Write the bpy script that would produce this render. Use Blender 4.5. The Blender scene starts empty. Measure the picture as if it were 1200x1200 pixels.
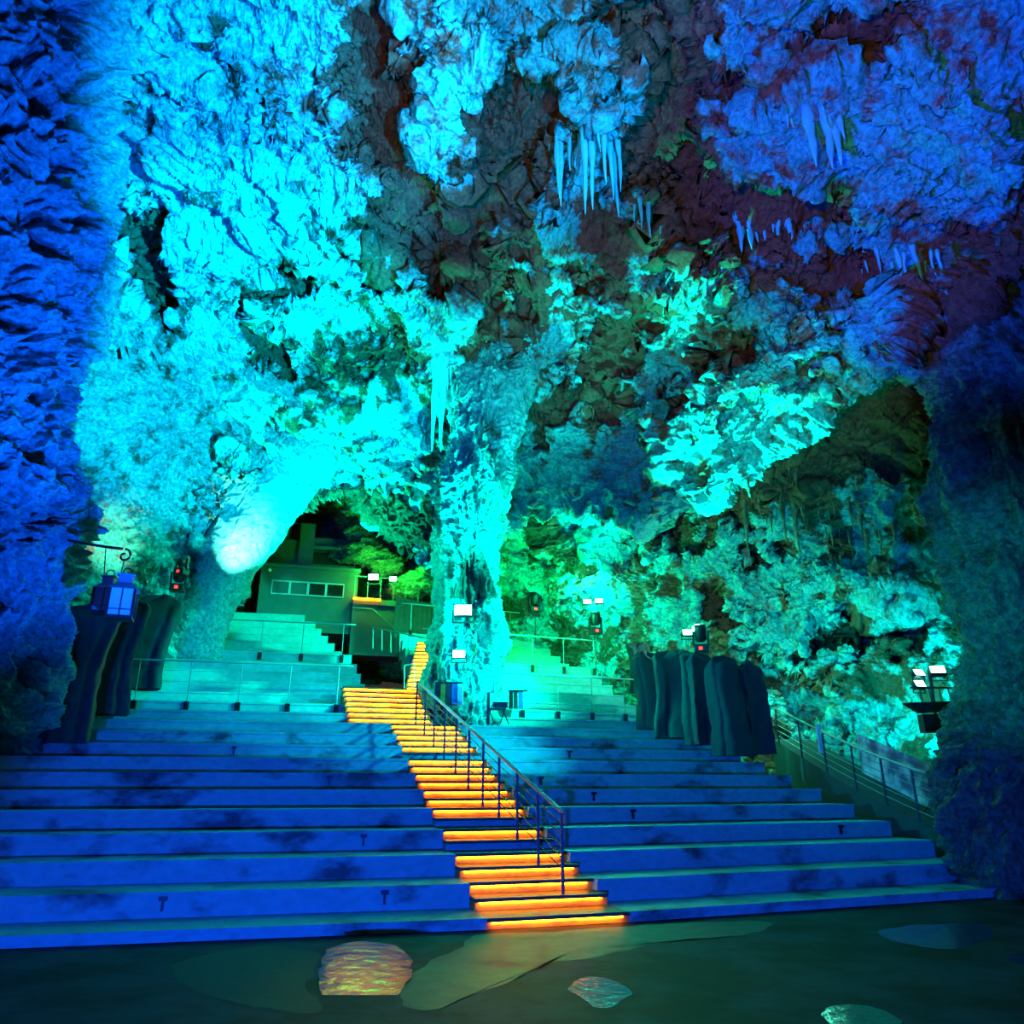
import bpy, math, random
import numpy as np
from mathutils import Vector, Matrix

random.seed(7)
SC = bpy.context.scene
COL = SC.collection
PI = math.pi
CAM_H = 1.7
PITCH = math.radians(19.6)
FPX = 900.0

# ------------------------------------------------------------------ camera
cd = bpy.data.cameras.new('camera')
cam = bpy.data.objects.new('camera', cd)
COL.objects.link(cam)
cam.location = (0, 0, CAM_H)
cam.rotation_euler = (PI / 2 + PITCH, 0, 0)
cd.sensor_width = 36.0
cd.sensor_height = 36.0
cd.sensor_fit = 'HORIZONTAL'
cd.lens = 36.0 * FPX / 1200.0
cd.clip_end = 300
SC.camera = cam


def at(px, py, Y):
    """world point on the photo ray (px, py) at forward distance Y"""
    x = (px - 600.0) / FPX
    v = (600.0 - py) / FPX
    yd = math.cos(PITCH) - v * math.sin(PITCH)
    zd = math.sin(PITCH) + v * math.cos(PITCH)
    k = Y / yd
    return np.array([x * k, Y, CAM_H + zd * k])


def project(P):
    X = P[..., 0]; Y = P[..., 1]; Z = P[..., 2] - CAM_H
    dep = Y * math.cos(PITCH) + Z * math.sin(PITCH)
    dep = np.maximum(dep, 0.05)
    up = -Y * math.sin(PITCH) + Z * math.cos(PITCH)
    return 600 + FPX * X / dep, 600 - FPX * up / dep


# ------------------------------------------------------------------ world, exposure
w = bpy.data.worlds.new('cave_dark')
SC.world = w
w.use_nodes = True
bg = w.node_tree.nodes['Background']
bg.inputs[0].default_value = (1.0, 0.86, 0.66, 1)
bg.inputs[1].default_value = 0.03
SC.view_settings.view_transform = 'Standard'
SC.view_settings.look = 'None'
SC.view_settings.gamma = 1.0
SC.view_settings.use_curve_mapping = False
SC.view_settings.exposure = 0.0
try:
    SC.cycles.use_denoising = True
    SC.cycles.max_bounces = 4
    SC.cycles.diffuse_bounces = 2
    SC.cycles.glossy_bounces = 2
    SC.cycles.transmission_bounces = 4
    SC.cycles.sample_clamp_indirect = 6.0
    SC.cycles.caustics_reflective = False
    SC.cycles.caustics_refractive = False
except Exception:
    pass


def spot(name, loc, tgt, col, watts, deg, blend=0.6, rad=0.25):
    ld = bpy.data.lights.new(name, 'SPOT')
    ld.color = col
    ld.energy = watts
    ld.spot_size = math.radians(deg)
    ld.spot_blend = blend
    ld.shadow_soft_size = rad
    o = bpy.data.objects.new(name, ld)
    COL.objects.link(o)
    o.location = tuple(loc)
    d = Vector(tuple(tgt)) - Vector(tuple(loc))
    o.rotation_euler = d.to_track_quat('-Z', 'Y').to_euler()
    return o


def pt(name, loc, col, watts, rad=0.15):
    ld = bpy.data.lights.new(name, 'POINT')
    ld.color = col
    ld.energy = watts
    ld.shadow_soft_size = rad
    o = bpy.data.objects.new(name, ld)
    COL.objects.link(o)
    o.location = tuple(loc)
    return o


CYAN = (0.0, 0.62, 1.0)
TEAL = (0.0, 1.0, 0.62)
BLUE = (0.0, 0.10, 1.0)
AZUR = (0.0, 0.28, 1.0)
GREEN = (0.0, 1.0, 0.30)
PGREEN = (0.02, 1.0, 0.02)

#LIGHTS
# coloured washes from unseen spots without fixtures; some only added as fill
spot('fill_blue_column_rake', (-3.6, 11.0, 0.9), at(50, 130, 10.8), (0.0, 0.14, 1.0), 8450, 64, 0.7, 0.05)  # added raking spot with no fixture, brings out the ribs
spot('unseen_wash_blue_column', (-1.5, 8.5, 0.6), at(10, 380, 12.5), (0.0, 0.10, 1.0), 9100, 62, 0.5, 0.10)
spot('unseen_wash_cyan_wall_low', (8.0, 0.0, 1.0), at(300, 420, 20), (0.0, 0.72, 1.0), 106080, 25, 0.5, 0.10)
spot('flood_cyan_wall_high', (8.0, 0.5, 1.0), at(305, 190, 16), (0.0, 0.40, 1.0), 129094, 25, 0.5, 0.10)
spot('flood_azure_top', (3.0, 0.0, 1.0), at(560, 30, 13), (0.0, 0.36, 1.0), 49500, 30, 0.6, 0.10)
spot('flood_blue_vault', (-6.0, 2.0, 1.0), at(1070, 110, 11), (0.0, 0.055, 1.0), 37440, 36, 0.6, 0.08)
spot('flood_blue_centre', (4.0, 6.0, 1.0), at(660, 280, 16), (0.0, 0.26, 1.0), 15000, 26, 0.6, 0.08)
spot('flood_teal_slab', at(760, 800, 20.5), at(855, 490, 19), (0.0, 1.0, 0.66), 30600, 46, 0.7, 0.12)
spot('flood_teal_centre', at(470, 800, 19.0), at(600, 480, 21), (0.0, 1.0, 0.78), 14000, 40, 0.8, 0.12)
spot('flood_teal_arch', at(300, 750, 22.0), at(430, 490, 24), (0.0, 1.0, 0.60), 16800, 80, 0.8, 0.12)
spot('unseen_wash_blue_rows', (-1.0, -5.5, 0.38), (1.0, 14, 1.0), (0.0, 0.08, 1.0), 10455, 58, 0.25, 0.2)
spot('fill_teal_upper_left', (7.5, 17.5, 8.5), (-7.0, 26.0, 5.2), (0.0, 1.0, 0.62), 21060, 50, 0.6, 0.2)  # added high side spot, no fixture, tints the upper left rows
spot('fill_teal_upper_right', (-8.0, 18.5, 8.0), (4.0, 25.5, 4.4), (0.0, 1.0, 0.62), 13312, 50, 0.6, 0.2)  # added opposite side spot, no fixture, tints the upper right rows
spot('fill_warm_vault', (-2.0, -2.0, 1.5), at(780, 190, 14), (1.0, 0.78, 0.50), 5000, 46, 0.7, 0.3)  # added warm fill, no such lamp, lets the brown rock show
# lamps at visible fixtures or lit spots, with added fills among them
spot('lamp_hot_rock', at(262, 700, 22.2), at(290, 612, 24), (0.70, 1.0, 0.62), 6760, 44, 1.0, 0.08)
pt('lamp_balcony', at(438, 672, 33.6), (0.02, 1.0, 0.08), 300)
pt('lamp_balcony_right', at(462, 672, 33.6), (0.02, 1.0, 0.08), 250)
pt('lamp_green_wall', at(694, 700, 28.2), (0.02, 1.0, 0.65), 700)
pt('lamp_over_drapes', at(812, 722, 23.4), (0.25, 1.0, 0.65), 385)
spot('lamp_alcove', at(1078, 870, 18.2), at(1066, 800, 21.0), (0.0, 1.0, 0.85), 1700, 100, 0.9, 0.1)
pt('lamp_niche', at(915, 815, 25.0), (0.1, 1.0, 0.6), 120)
pt('lamp_green_column_side', at(625, 720, 26.5), (0.0, 1.0, 0.12), 1350)
spot('lamp_column', at(560, 850, 18.2), at(548, 640, 21), (0.0, 1.0, 0.85), 1000, 50, 0.7, 0.1)
spot('fill_cyan_mid_left', (7.0, 13.0, 5.5), (-4.8, 20.5, 3.0), (0.0, 0.72, 1.0), 6480, 36, 0.8, 0.2)  # added fill in mid-air, turns the left middle rows cyan
spot('fill_cyan_mid_right', (-6.5, 16.5, 5.5), (4.5, 19.0, 2.6), (0.0, 0.72, 1.0), 2992, 50, 0.8, 0.2)  # added fill in mid-air, turns the right middle rows cyan
spot('fill_teal_green_wall', at(745, 735, 23.5), at(700, 600, 26), (0.0, 1.0, 0.62), 4400, 60, 0.8, 0.12)  # added fill that brightens the wall beside the column
spot('fill_green_right_wall', at(860, 700, 19.5), at(920, 640, 24), (0.0, 1.0, 0.35), 260, 110, 0.8, 0.2)  # added weak green fill for the right wall
spot('fill_right_column', (2.0, 8.0, 3.0), at(1170, 720, 14), (0.0, 0.8, 0.62), 1750, 34, 0.8, 0.2)  # added weak fill, keeps the right column from going blue
spot('fill_teal_seats_left', (-1.0, 9.0, 7.0), (-8.0, 27.0, 6.0), (0.0, 1.0, 0.66), 5200, 26, 0.7, 0.2)  # added overhead fill evening out shadows on the upper left seats
spot('fill_teal_seats_right', (2.5, 9.0, 7.0), (3.4, 26.5, 5.4), (0.0, 1.0, 0.50), 1440, 20, 0.7, 0.2)  # added overhead fill for the upper right seats
spot('fill_column_upper', at(535, 835, 17.6), at(562, 530, 21.2), (0.0, 1.0, 0.70), 2200, 22, 0.7, 0.1)  # added fill for the dark upper part of the pillar
spot('fill_warm_gully', (1.0, 0.0, 1.2), at(445, 110, 15), (1.0, 0.78, 0.50), 2400, 17, 0.8, 0.3)  # added narrow warm fill on the brown gully, no such lamp
spot('fill_cyan_centre', (3.0, 8.0, 1.2), at(640, 430, 20), (0.0, 0.90, 1.0), 15600, 24, 0.8, 0.08)  # added cyan fill for the dark middle of the vault
spot('fill_teal_slab_front', (1.0, 6.0, 1.0), at(900, 480, 18), (0.0, 1.0, 0.72), 9000, 24, 0.8, 0.08)  # added frontal fill for the patchy slab
spot('lamp_warm_wall', at(150, 700, 20.5), at(128, 615, 22), (1.0, 0.9, 0.5), 900, 44, 1.0, 0.08)
spot('fill_teal_behind_column', (2.5, 10.0, 1.6), at(640, 520, 22), (0.0, 1.0, 0.70), 4800, 17, 0.9, 0.08)  # added fill for the dark wall patch beside the column

# ------------------------------------------------------------------ numpy noise
_rs = np.random.RandomState(11)
_PERM = _rs.permutation(256).astype(np.int32)
_PERM = np.concatenate([_PERM, _PERM, _PERM])
_G = _rs.normal(size=(256, 3)); _G /= np.linalg.norm(_G, axis=1)[:, None]


def perlin(P):
    P = np.asarray(P, dtype=np.float64)
    i = np.floor(P).astype(np.int64)
    f = P - i
    i &= 255
    u = f * f * f * (f * (f * 6 - 15) + 10)
    out = 0
    for dx in (0, 1):
        for dy in (0, 1):
            for dz in (0, 1):
                h = _PERM[(_PERM[(_PERM[(i[:, 0] + dx) & 255] + i[:, 1] + dy) & 255] + i[:, 2] + dz) & 255]
                g = _G[h]
                d = g[:, 0] * (f[:, 0] - dx) + g[:, 1] * (f[:, 1] - dy) + g[:, 2] * (f[:, 2] - dz)
                wx = u[:, 0] if dx else 1 - u[:, 0]
                wy = u[:, 1] if dy else 1 - u[:, 1]
                wz = u[:, 2] if dz else 1 - u[:, 2]
                out = out + d * wx * wy * wz
    return out * 1.6


def fbm(P, octv=4, gain=0.5, lac=2.03):
    s = 0; a = 1.0
    for _ in range(octv):
        s = s + a * perlin(P)
        P = P * lac + 17.3
        a *= gain
    return s


def ridged(P, octv=4, gain=0.5, lac=2.1):
    s = 0; a = 1.0
    for _ in range(octv):
        s = s + a * (1 - 2.2 * np.abs(perlin(P)))
        P = P * lac + 9.1
        a *= gain
    return s


def sstep(x, a, b):
    t = np.clip((x - a) / (b - a), 0, 1)
    return t * t * (3 - 2 * t)


# ------------------------------------------------------------------ node helpers
def new_mat(name):
    m = bpy.data.materials.new(name)
    m.use_nodes = True
    nt = m.node_tree
    b = nt.nodes['Principled BSDF']
    return m, nt, b


def simple(name, col, rough=0.6, metal=0.0, spec=0.5, bump=0.0, bscale=20.0, var=0.0, emit=None, estr=0.0):
    m, nt, b = new_mat(name)
    b.inputs['Base Color'].default_value = (*col, 1)
    b.inputs['Roughness'].default_value = rough
    b.inputs['Metallic'].default_value = metal
    b.inputs['Specular IOR Level'].default_value = spec
    if bump or var:
        tc = nt.nodes.new('ShaderNodeTexCoord')
        nz = nt.nodes.new('ShaderNodeTexNoise')
        nz.inputs['Scale'].default_value = bscale
        nz.inputs['Detail'].default_value = 5
        nt.links.new(tc.outputs['Object'], nz.inputs['Vector'])
        if bump:
            bp = nt.nodes.new('ShaderNodeBump')
            bp.inputs['Strength'].default_value = bump
            bp.inputs['Distance'].default_value = 0.02
            nt.links.new(nz.outputs['Fac'], bp.inputs['Height'])
            nt.links.new(bp.outputs[0], b.inputs['Normal'])
        if var:
            mx = nt.nodes.new('ShaderNodeMix'); mx.data_type = 'RGBA'
            mx.inputs[6].default_value = tuple(c * (1 - var) for c in col) + (1,)
            mx.inputs[7].default_value = tuple(min(1, c * (1 + var)) for c in col) + (1,)
            nt.links.new(nz.outputs['Fac'], mx.inputs[0])
            nt.links.new(mx.outputs[2], b.inputs['Base Color'])
    if emit:
        b.inputs['Emission Color'].default_value = (*emit, 1)
        b.inputs['Emission Strength'].default_value = estr
    return m


def rock_mat(name, light, dark, fine=9.0, thr=(0.52, 0.66), rough=0.62, bump=0.85, dist=0.14):
    """pale calcite rock; the 'stain_shade' attribute and a noise bring in brown rock and painted gully shade"""
    m, nt, b = new_mat(name)
    N = nt.nodes; L = nt.links
    tc = N.new('ShaderNodeTexCoord')
    at_ = N.new('ShaderNodeAttribute'); at_.attribute_name = 'stain_shade'
    n1 = N.new('ShaderNodeTexNoise'); n1.inputs['Scale'].default_value = 1.9; n1.inputs['Detail'].default_value = 9
    n1.inputs['Roughness'].default_value = 0.68
    n2 = N.new('ShaderNodeTexNoise'); n2.inputs['Scale'].default_value = fine; n2.inputs['Detail'].default_value = 6
    n2.inputs['Roughness'].default_value = 0.7
    for n in (n1, n2):
        L.new(tc.outputs['Object'], n.inputs['Vector'])
    ad = N.new('ShaderNodeMath'); ad.operation = 'MULTIPLY_ADD'
    L.new(at_.outputs['Fac'], ad.inputs[0]); ad.inputs[1].default_value = 0.62
    L.new(n1.outputs['Fac'], ad.inputs[2])
    rp = N.new('ShaderNodeValToRGB')
    rp.color_ramp.elements[0].position = thr[0]; rp.color_ramp.elements[0].color = (*light, 1)
    rp.color_ramp.elements[1].position = thr[1]; rp.color_ramp.elements[1].color = (*dark, 1)
    # third tone, a rusty edge
    L.new(ad.outputs[0], rp.inputs[0])
    rp2 = N.new('ShaderNodeValToRGB')
    rp2.color_ramp.elements[0].position = 0.40; rp2.color_ramp.elements[0].color = (0.26, 0.26, 0.26, 1)
    rp2.color_ramp.elements[1].position = 0.57; rp2.color_ramp.elements[1].color = (1, 1, 1, 1)
    L.new(n2.outputs['Fac'], rp2.inputs[0])
    mx = N.new('ShaderNodeMix'); mx.data_type = 'RGBA'; mx.blend_type = 'MULTIPLY'
    mx.inputs[0].default_value = 0.7
    L.new(rp.outputs[0], mx.inputs[6]); L.new(rp2.outputs[0], mx.inputs[7])
    L.new(mx.outputs[2], b.inputs['Base Color'])
    b.inputs['Roughness'].default_value = rough
    b.inputs['Specular IOR Level'].default_value = 0.35
    n3 = N.new('ShaderNodeTexNoise'); n3.inputs['Scale'].default_value = 7.0; n3.inputs['Detail'].default_value = 10
    n3.inputs['Roughness'].default_value = 0.72
    L.new(tc.outputs['Object'], n3.inputs['Vector'])
    bp = N.new('ShaderNodeBump'); bp.inputs['Strength'].default_value = bump
    bp.inputs['Distance'].default_value = dist
    L.new(n3.outputs['Fac'], bp.inputs['Height'])
    L.new(bp.outputs[0], b.inputs['Normal'])
    return m


# ------------------------------------------------------------------ mesh helpers
def link(name, me, mat, parent=None, smooth=False):
    o = bpy.data.objects.new(name, me)
    COL.objects.link(o)
    if mat is not None:
        me.materials.append(mat)
    if parent is not None:
        o.parent = parent
    if smooth:
        me.polygons.foreach_set('use_smooth', [True] * len(me.polygons))
    return o


def grid_mesh(name, P, nu, nv, wrap=False, stain_shade=None):
    """P: (nu*nv,3), index i*nv+j"""
    me = bpy.data.meshes.new(name)
    iu = np.arange(nu if wrap else nu - 1)
    jv = np.arange(nv - 1)
    I, J = np.meshgrid(iu, jv, indexing='ij')
    I2 = (I + 1) % nu
    q = np.stack([I * nv + J, I2 * nv + J, I2 * nv + J + 1, I * nv + J + 1], -1).reshape(-1, 4)
    n = len(P)
    me.vertices.add(n)
    me.vertices.foreach_set('co', np.ascontiguousarray(P, dtype=np.float32).ravel())
    me.loops.add(q.size)
    me.loops.foreach_set('vertex_index', q.astype(np.int32).ravel())
    me.polygons.add(len(q))
    me.polygons.foreach_set('loop_start', np.arange(0, q.size, 4, dtype=np.int32))
    me.polygons.foreach_set('use_smooth', np.ones(len(q), dtype=bool))
    me.update(calc_edges=True)
    if stain_shade is not None:
        a = me.attributes.new('stain_shade', 'FLOAT', 'POINT')
        a.data.foreach_set('value', np.ascontiguousarray(stain_shade, dtype=np.float32))
    return me


class MB:
    """collects shapes into one mesh"""
    def __init__(s):
        s.v = []; s.f = []

    def add(s, vs, fs):
        k = len(s.v)
        s.v += [tuple(map(float, p)) for p in vs]
        s.f += [tuple(i + k for i in f) for f in fs]
        return s

    def prism(s, foot, z0, z1):
        """foot: list of (x,y) counter-clockwise; z0,z1 numbers or lists"""
        n = len(foot)
        a = [(p[0], p[1], z0 if not hasattr(z0, '__len__') else z0[i]) for i, p in enumerate(foot)]
        b = [(p[0], p[1], z1 if not hasattr(z1, '__len__') else z1[i]) for i, p in enumerate(foot)]
        fs = [tuple(reversed(range(n))), tuple(range(n, 2 * n))]
        for i in range(n):
            j = (i + 1) % n
            fs.append((i, j, j + n, i + n))
        return s.add(a + b, fs)

    def box(s, x0, x1, y0, y1, z0, z1, M=None):
        vs = [(x, y, z) for z in (z0, z1) for (x, y) in ((x0, y0), (x1, y0), (x1, y1), (x0, y1))]
        if M is not None:
            vs = [tuple(M @ Vector(p)) for p in vs]
        return s.add(vs, [(3, 2, 1, 0), (4, 5, 6, 7), (0, 1, 5, 4), (1, 2, 6, 5), (2, 3, 7, 6), (3, 0, 4, 7)])

    def tube(s, pts, r, n=8, caps=True):
        pts = [Vector(tuple(p)) for p in pts]
        rr = r if hasattr(r, '__len__') else [r] * len(pts)
        rings = []
        for i, p in enumerate(pts):
            if i == 0: d = pts[1] - pts[0]
            elif i == len(pts) - 1: d = pts[-1] - pts[-2]
            else: d = (pts[i + 1] - pts[i]).normalized() + (pts[i] - pts[i - 1]).normalized()
            d.normalize()
            a = Vector((0, 0, 1)) if abs(d.z) < 0.9 else Vector((1, 0, 0))
            u = d.cross(a).normalized(); v = d.cross(u)
            rings.append([p + (u * math.cos(2 * PI * k / n) + v * math.sin(2 * PI * k / n)) * rr[i] for k in range(n)])
        vs = [q for R in rings for q in R]
        fs = []
        for i in range(len(pts) - 1):
            for k in range(n):
                a = i * n + k; b = i * n + (k + 1) % n
                fs.append((a, a + n, b + n, b))
        if caps:
            fs.append(tuple(range(n)))
            fs.append(tuple(reversed(range((len(pts) - 1) * n, len(pts) * n))))
        return s.add(vs, fs)

    def lathe(s, prof, c=(0, 0, 0), n=20, M=None):
        vs = []; fs = []
        for (r, z) in prof:
            for k in range(n):
                vs.append((r * math.cos(2 * PI * k / n), r * math.sin(2 * PI * k / n), z))
        m = len(prof)
        for i in range(m - 1):
            for k in range(n):
                a = i * n + k; b = i * n + (k + 1) % n
                fs.append((a, b, b + n, a + n))
        fs.append(tuple(reversed(range(n))))
        fs.append(tuple(range((m - 1) * n, m * n)))
        if M is not None:
            vs = [M @ Vector(p) for p in vs]
        return s.add([(p[0] + c[0], p[1] + c[1], p[2] + c[2]) for p in vs], fs)

    def build(s, name, mat, parent=None, smooth=False, bevel=0.0):
        me = bpy.data.meshes.new(name)
        vs = s.v
        if parent is not None:
            top = parent if parent.parent is None else parent.parent
            inv = (Matrix.Translation(top.location) @ Matrix.Rotation(top.rotation_euler.z, 4, 'Z')).inverted()
            vs = [tuple(inv @ Vector(p)) for p in vs]
        me.from_pydata(vs, [], s.f)
        me.validate()
        me.update()
        o = link(name, me, mat, parent, smooth)
        if bevel:
            b = o.modifiers.new('bevel', 'BEVEL'); b.width = bevel; b.segments = 2
            b.limit_method = 'ANGLE'
        return o


def tag(o, label=None, cat=None, group=None, kind=None):
    if label: o['label'] = label
    if cat: o['category'] = cat
    if group: o['group'] = group
    if kind: o['kind'] = kind
    return o


def thing(name, loc, label, cat, group=None, rz=0.0):
    o = bpy.data.objects.new(name, None)
    o.empty_display_size = 0.2
    COL.objects.link(o)
    o.location = tuple(map(float, loc))
    o.rotation_euler = (0, 0, rz)
    return tag(o, label, cat, group)


def copy_tree(o, parent=None):
    c = o.copy(); COL.objects.link(c)
    if parent is not None: c.parent = parent
    for ch in list(o.children): copy_tree(ch, c)
    return c


# ------------------------------------------------------------------ rock builders
def cr_weights(n_ctrl, t):
    """Catmull-Rom weights matrix (len(t), n_ctrl)"""
    W = np.zeros((len(t), n_ctrl))
    for k, x in enumerate(t):
        i = min(int(math.floor(x)), n_ctrl - 2)
        f = x - i
        b = (-0.5 * f + f * f - 0.5 * f ** 3, 1 - 2.5 * f * f + 1.5 * f ** 3,
             0.5 * f + 2 * f * f - 1.5 * f ** 3, -0.5 * f * f + 0.5 * f ** 3)
        for o_, wt in zip((-1, 0, 1, 2), b):
            j = min(max(i + o_, 0), n_ctrl - 1)
            W[k, j] += wt
    return W


def seg_dist(px, py, line):
    """distance in photo pixels to a polyline and the parameter 0..1 along"""
    best = np.full(px.shape, 1e9)
    for (x0, y0), (x1, y1) in zip(line[:-1], line[1:]):
        dx, dy = x1 - x0, y1 - y0
        t = np.clip(((px - x0) * dx + (py - y0) * dy) / (dx * dx + dy * dy + 1e-9), 0, 1)
        d = np.hypot(px - x0 - t * dx, py - y0 - t * dy)
        best = np.minimum(best, d)
    return best


def carve(P, feats, warp=14.0):
    """push ridges and gullies into the rock, gully shade painted dark: feature = (polyline, width, metres away (+) or towards (-), stain_shade)"""
    px, py = project(P)
    wx = fbm(P * 0.55, 4, 0.6) * warp * 2.2
    wy = fbm(P * 0.55 + 31.0, 4, 0.6) * warp * 2.2
    px = px + wx; py = py + wy
    away = P - np.array([0, 0, CAM_H]); away /= np.linalg.norm(away, axis=1)[:, None]
    st = np.zeros(len(P))
    off = np.zeros(len(P))
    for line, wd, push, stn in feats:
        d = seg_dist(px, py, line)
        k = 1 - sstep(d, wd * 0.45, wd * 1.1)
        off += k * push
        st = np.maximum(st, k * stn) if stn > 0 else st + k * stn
    return P + away * off[:, None], st


def normals(P, nu, nv, wrap=False):
    G = P.reshape(nu, nv, 3)
    if wrap:
        du = np.roll(G, -1, 0) - np.roll(G, 1, 0)
    else:
        du = np.gradient(G, axis=0)
    dv = np.gradient(G, axis=1)
    n = np.cross(du, dv)
    n /= (np.linalg.norm(n, axis=2)[..., None] + 1e-9)
    return n.reshape(-1, 3)


def roughen(P, N, amp=1.0, vert=0.45, fine=1.0, drip=0.3, seed=0.0, soft=None, bed=0.0):
    """craggy cave relief in metres along the normals; soft = 0..1 mask of smooth flowstone; bed = tilt of the strata"""
    Q = P + seed
    wq = np.stack([fbm(Q * 0.35 + 5, 3), fbm(Q * 0.35 + 25, 3), fbm(Q * 0.35 + 45, 3)], -1)
    Qw = Q + wq * 0.9
    S = np.array([1, 1, vert])
    k = 1.0 if soft is None else (1 - .85 * soft)
    d = 0.75 * fbm(Qw * 0.28, 3) * (1.0 if soft is None else (1 - .5 * soft))
    d += 0.32 * (ridged(Qw * S * 0.62, 3, 0.55) - .8) * k
    mk = sstep(fbm(Q * 0.4 + 77, 2), -0.25, 0.35)
    d += drip * (ridged(Qw * np.array([1, 1, 0.22]) * 1.5, 3, 0.5) - .8) * 0.40 * mk * k
    # tilted beds and flakes
    c, s_ = math.cos(bed), math.sin(bed)
    B = np.stack([Qw[:, 0] * c + Qw[:, 2] * s_, Qw[:, 1], -Qw[:, 0] * s_ + Qw[:, 2] * c], -1)
    d += 0.20 * (ridged(B * np.array([.55, .9, 1.9]), 4, 0.6) - .8) * k
    d += 0.10 * (ridged(B * np.array([2.0, 2.6, 4.6]), 3, 0.65) - .8) * k
    d += fine * 0.050 * (ridged(Q * 8.0, 2, 0.6) - .6) * k
    d += fine * 0.030 * fbm(Q * 15.0, 2, 0.6) * k
    out = P + N * (d * amp)[:, None]
    sh = np.stack([fbm(Q * 2.4 + 3, 2, 0.6), fbm(Q * 2.4 + 13, 2, 0.6), fbm(Q * 2.4 + 23, 2, 0.6)], -1)
    out += sh * (0.09 * amp * (k if soft is None else k[:, None]))
    return out


def soft_mask(P, areas):
    if not areas: return None
    px, py = project(P)
    m = np.zeros(len(P))
    for (cx, cy, rx, ry, *g) in areas:
        m = np.maximum(m, (g[0] if g else 1.0) * (1 - sstep(np.hypot((px - cx) / rx, (py - cy) / ry), .65, 1.1)))
    return m


def patch(name, cols, nu, nv, mat, feats=(), amp=1.0, flip=1.0, seed=0.0, vert=0.45, drip=0.3, tone_fn=None,
          fine=1.0, parent=None, warp=14.0, soft=(), bed=0.0):
    C = np.array(cols, dtype=float)           # (nc, nr, 3) world
    nc, nr = C.shape[:2]
    Wu = cr_weights(nc, np.linspace(0, nc - 1, nu))
    Wv = cr_weights(nr, np.linspace(0, nr - 1, nv))
    P = np.einsum('ua,vb,abk->uvk', Wu, Wv, C).reshape(-1, 3)
    st = np.zeros(len(P))
    if feats:
        P, st = carve(P, feats, warp)
    N = normals(P, nu, nv) * flip
    P = roughen(P, N, amp, vert, fine, drip, seed, soft_mask(P, soft), bed)
    if tone_fn is not None:
        st = st + tone_fn(P)
    return link(name, grid_mesh(name, P, nu, nv, False, st), mat, parent)


def column(name, rings, na, nv, mat, depth=1.0, amp=1.0, seed=0.0, vert=0.4, drip=0.4, tone_fn=None, feats=(),
           fine=1.0, rib=None, warp=10.0, bed=0.0):
    """rings: (py, px_left, px_right, Y) measured on the photo, turned into real round rock"""
    C = []; R = []
    for (py, xl, xr, Y) in rings:
        c = at((xl + xr) / 2, py, Y)
        dep = Y * math.cos(PITCH) + (c[2] - CAM_H) * math.sin(PITCH)
        r = abs(xr - xl) / 2 * dep / FPX
        C.append(c); R.append([max(r, .03), max(r, .03) * depth])
    n = len(C)
    W = cr_weights(n, np.linspace(0, n - 1, nv))
    C = W @ np.array(C); R = np.abs(W @ np.array(R)) + 0.01
    th = np.linspace(0, 2 * PI, na, endpoint=False)
    P = np.zeros((na, nv, 3))
    P[:, :, 0] = C[None, :, 0] + np.cos(th)[:, None] * R[None, :, 0]
    P[:, :, 1] = C[None, :, 1] + np.sin(th)[:, None] * R[None, :, 1]
    P[:, :, 2] = C[None, :, 2]
    P = P.reshape(-1, 3)
    st = np.zeros(len(P))
    N = np.zeros((na, nv, 3))
    N[:, :, 0] = np.cos(th)[:, None]; N[:, :, 1] = np.sin(th)[:, None]
    N = N.reshape(-1, 3)
    if feats:
        P, st = carve(P, feats, warp)
    if rib is not None:
        P = P + N * rib(P)[:, None]
    P = roughen(P, N, amp, vert, fine, drip, seed, None, bed)
    if tone_fn is not None:
        st = st + tone_fn(P)
    return link(name, grid_mesh(name, P, na, nv, True, st), mat)


# ------------------------------------------------------------------ materials
M = {}
M['rock'] = rock_mat('cave_rock', (0.04, 0.64, 0.66), (0.22, 0.095, 0.052))
M['rock_left'] = rock_mat('cave_rock_grey', (0.02, 0.50, 0.60), (0.02, 0.06, 0.10), thr=(0.62, 0.74))
M['rock_dark'] = rock_mat('cave_rock_brown', (0.28, 0.27, 0.18), (0.15, 0.09, 0.05), thr=(0.45, 0.62))
M['rock_pillar'] = rock_mat('column_calcite', (0.07, 0.66, 0.64), (0.05, 0.13, 0.12), thr=(0.50, 0.78))
M['rock_right'] = rock_mat('cave_rock_olive', (0.12, 0.30, 0.22), (0.10, 0.09, 0.05), thr=(0.48, 0.66))

# ------------------------------------------------------------------ the cave
def colpts(px, lst, extra_top=None):
    out = []
    if extra_top is not None: out.append(np.array(extra_top, dtype=float))
    for (qx, py, Y) in lst:
        out.append(at(px + qx, py, Y))
    return out


def lerp_tab(x, xs, ys):
    return float(np.interp(x, xs, ys))


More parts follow.
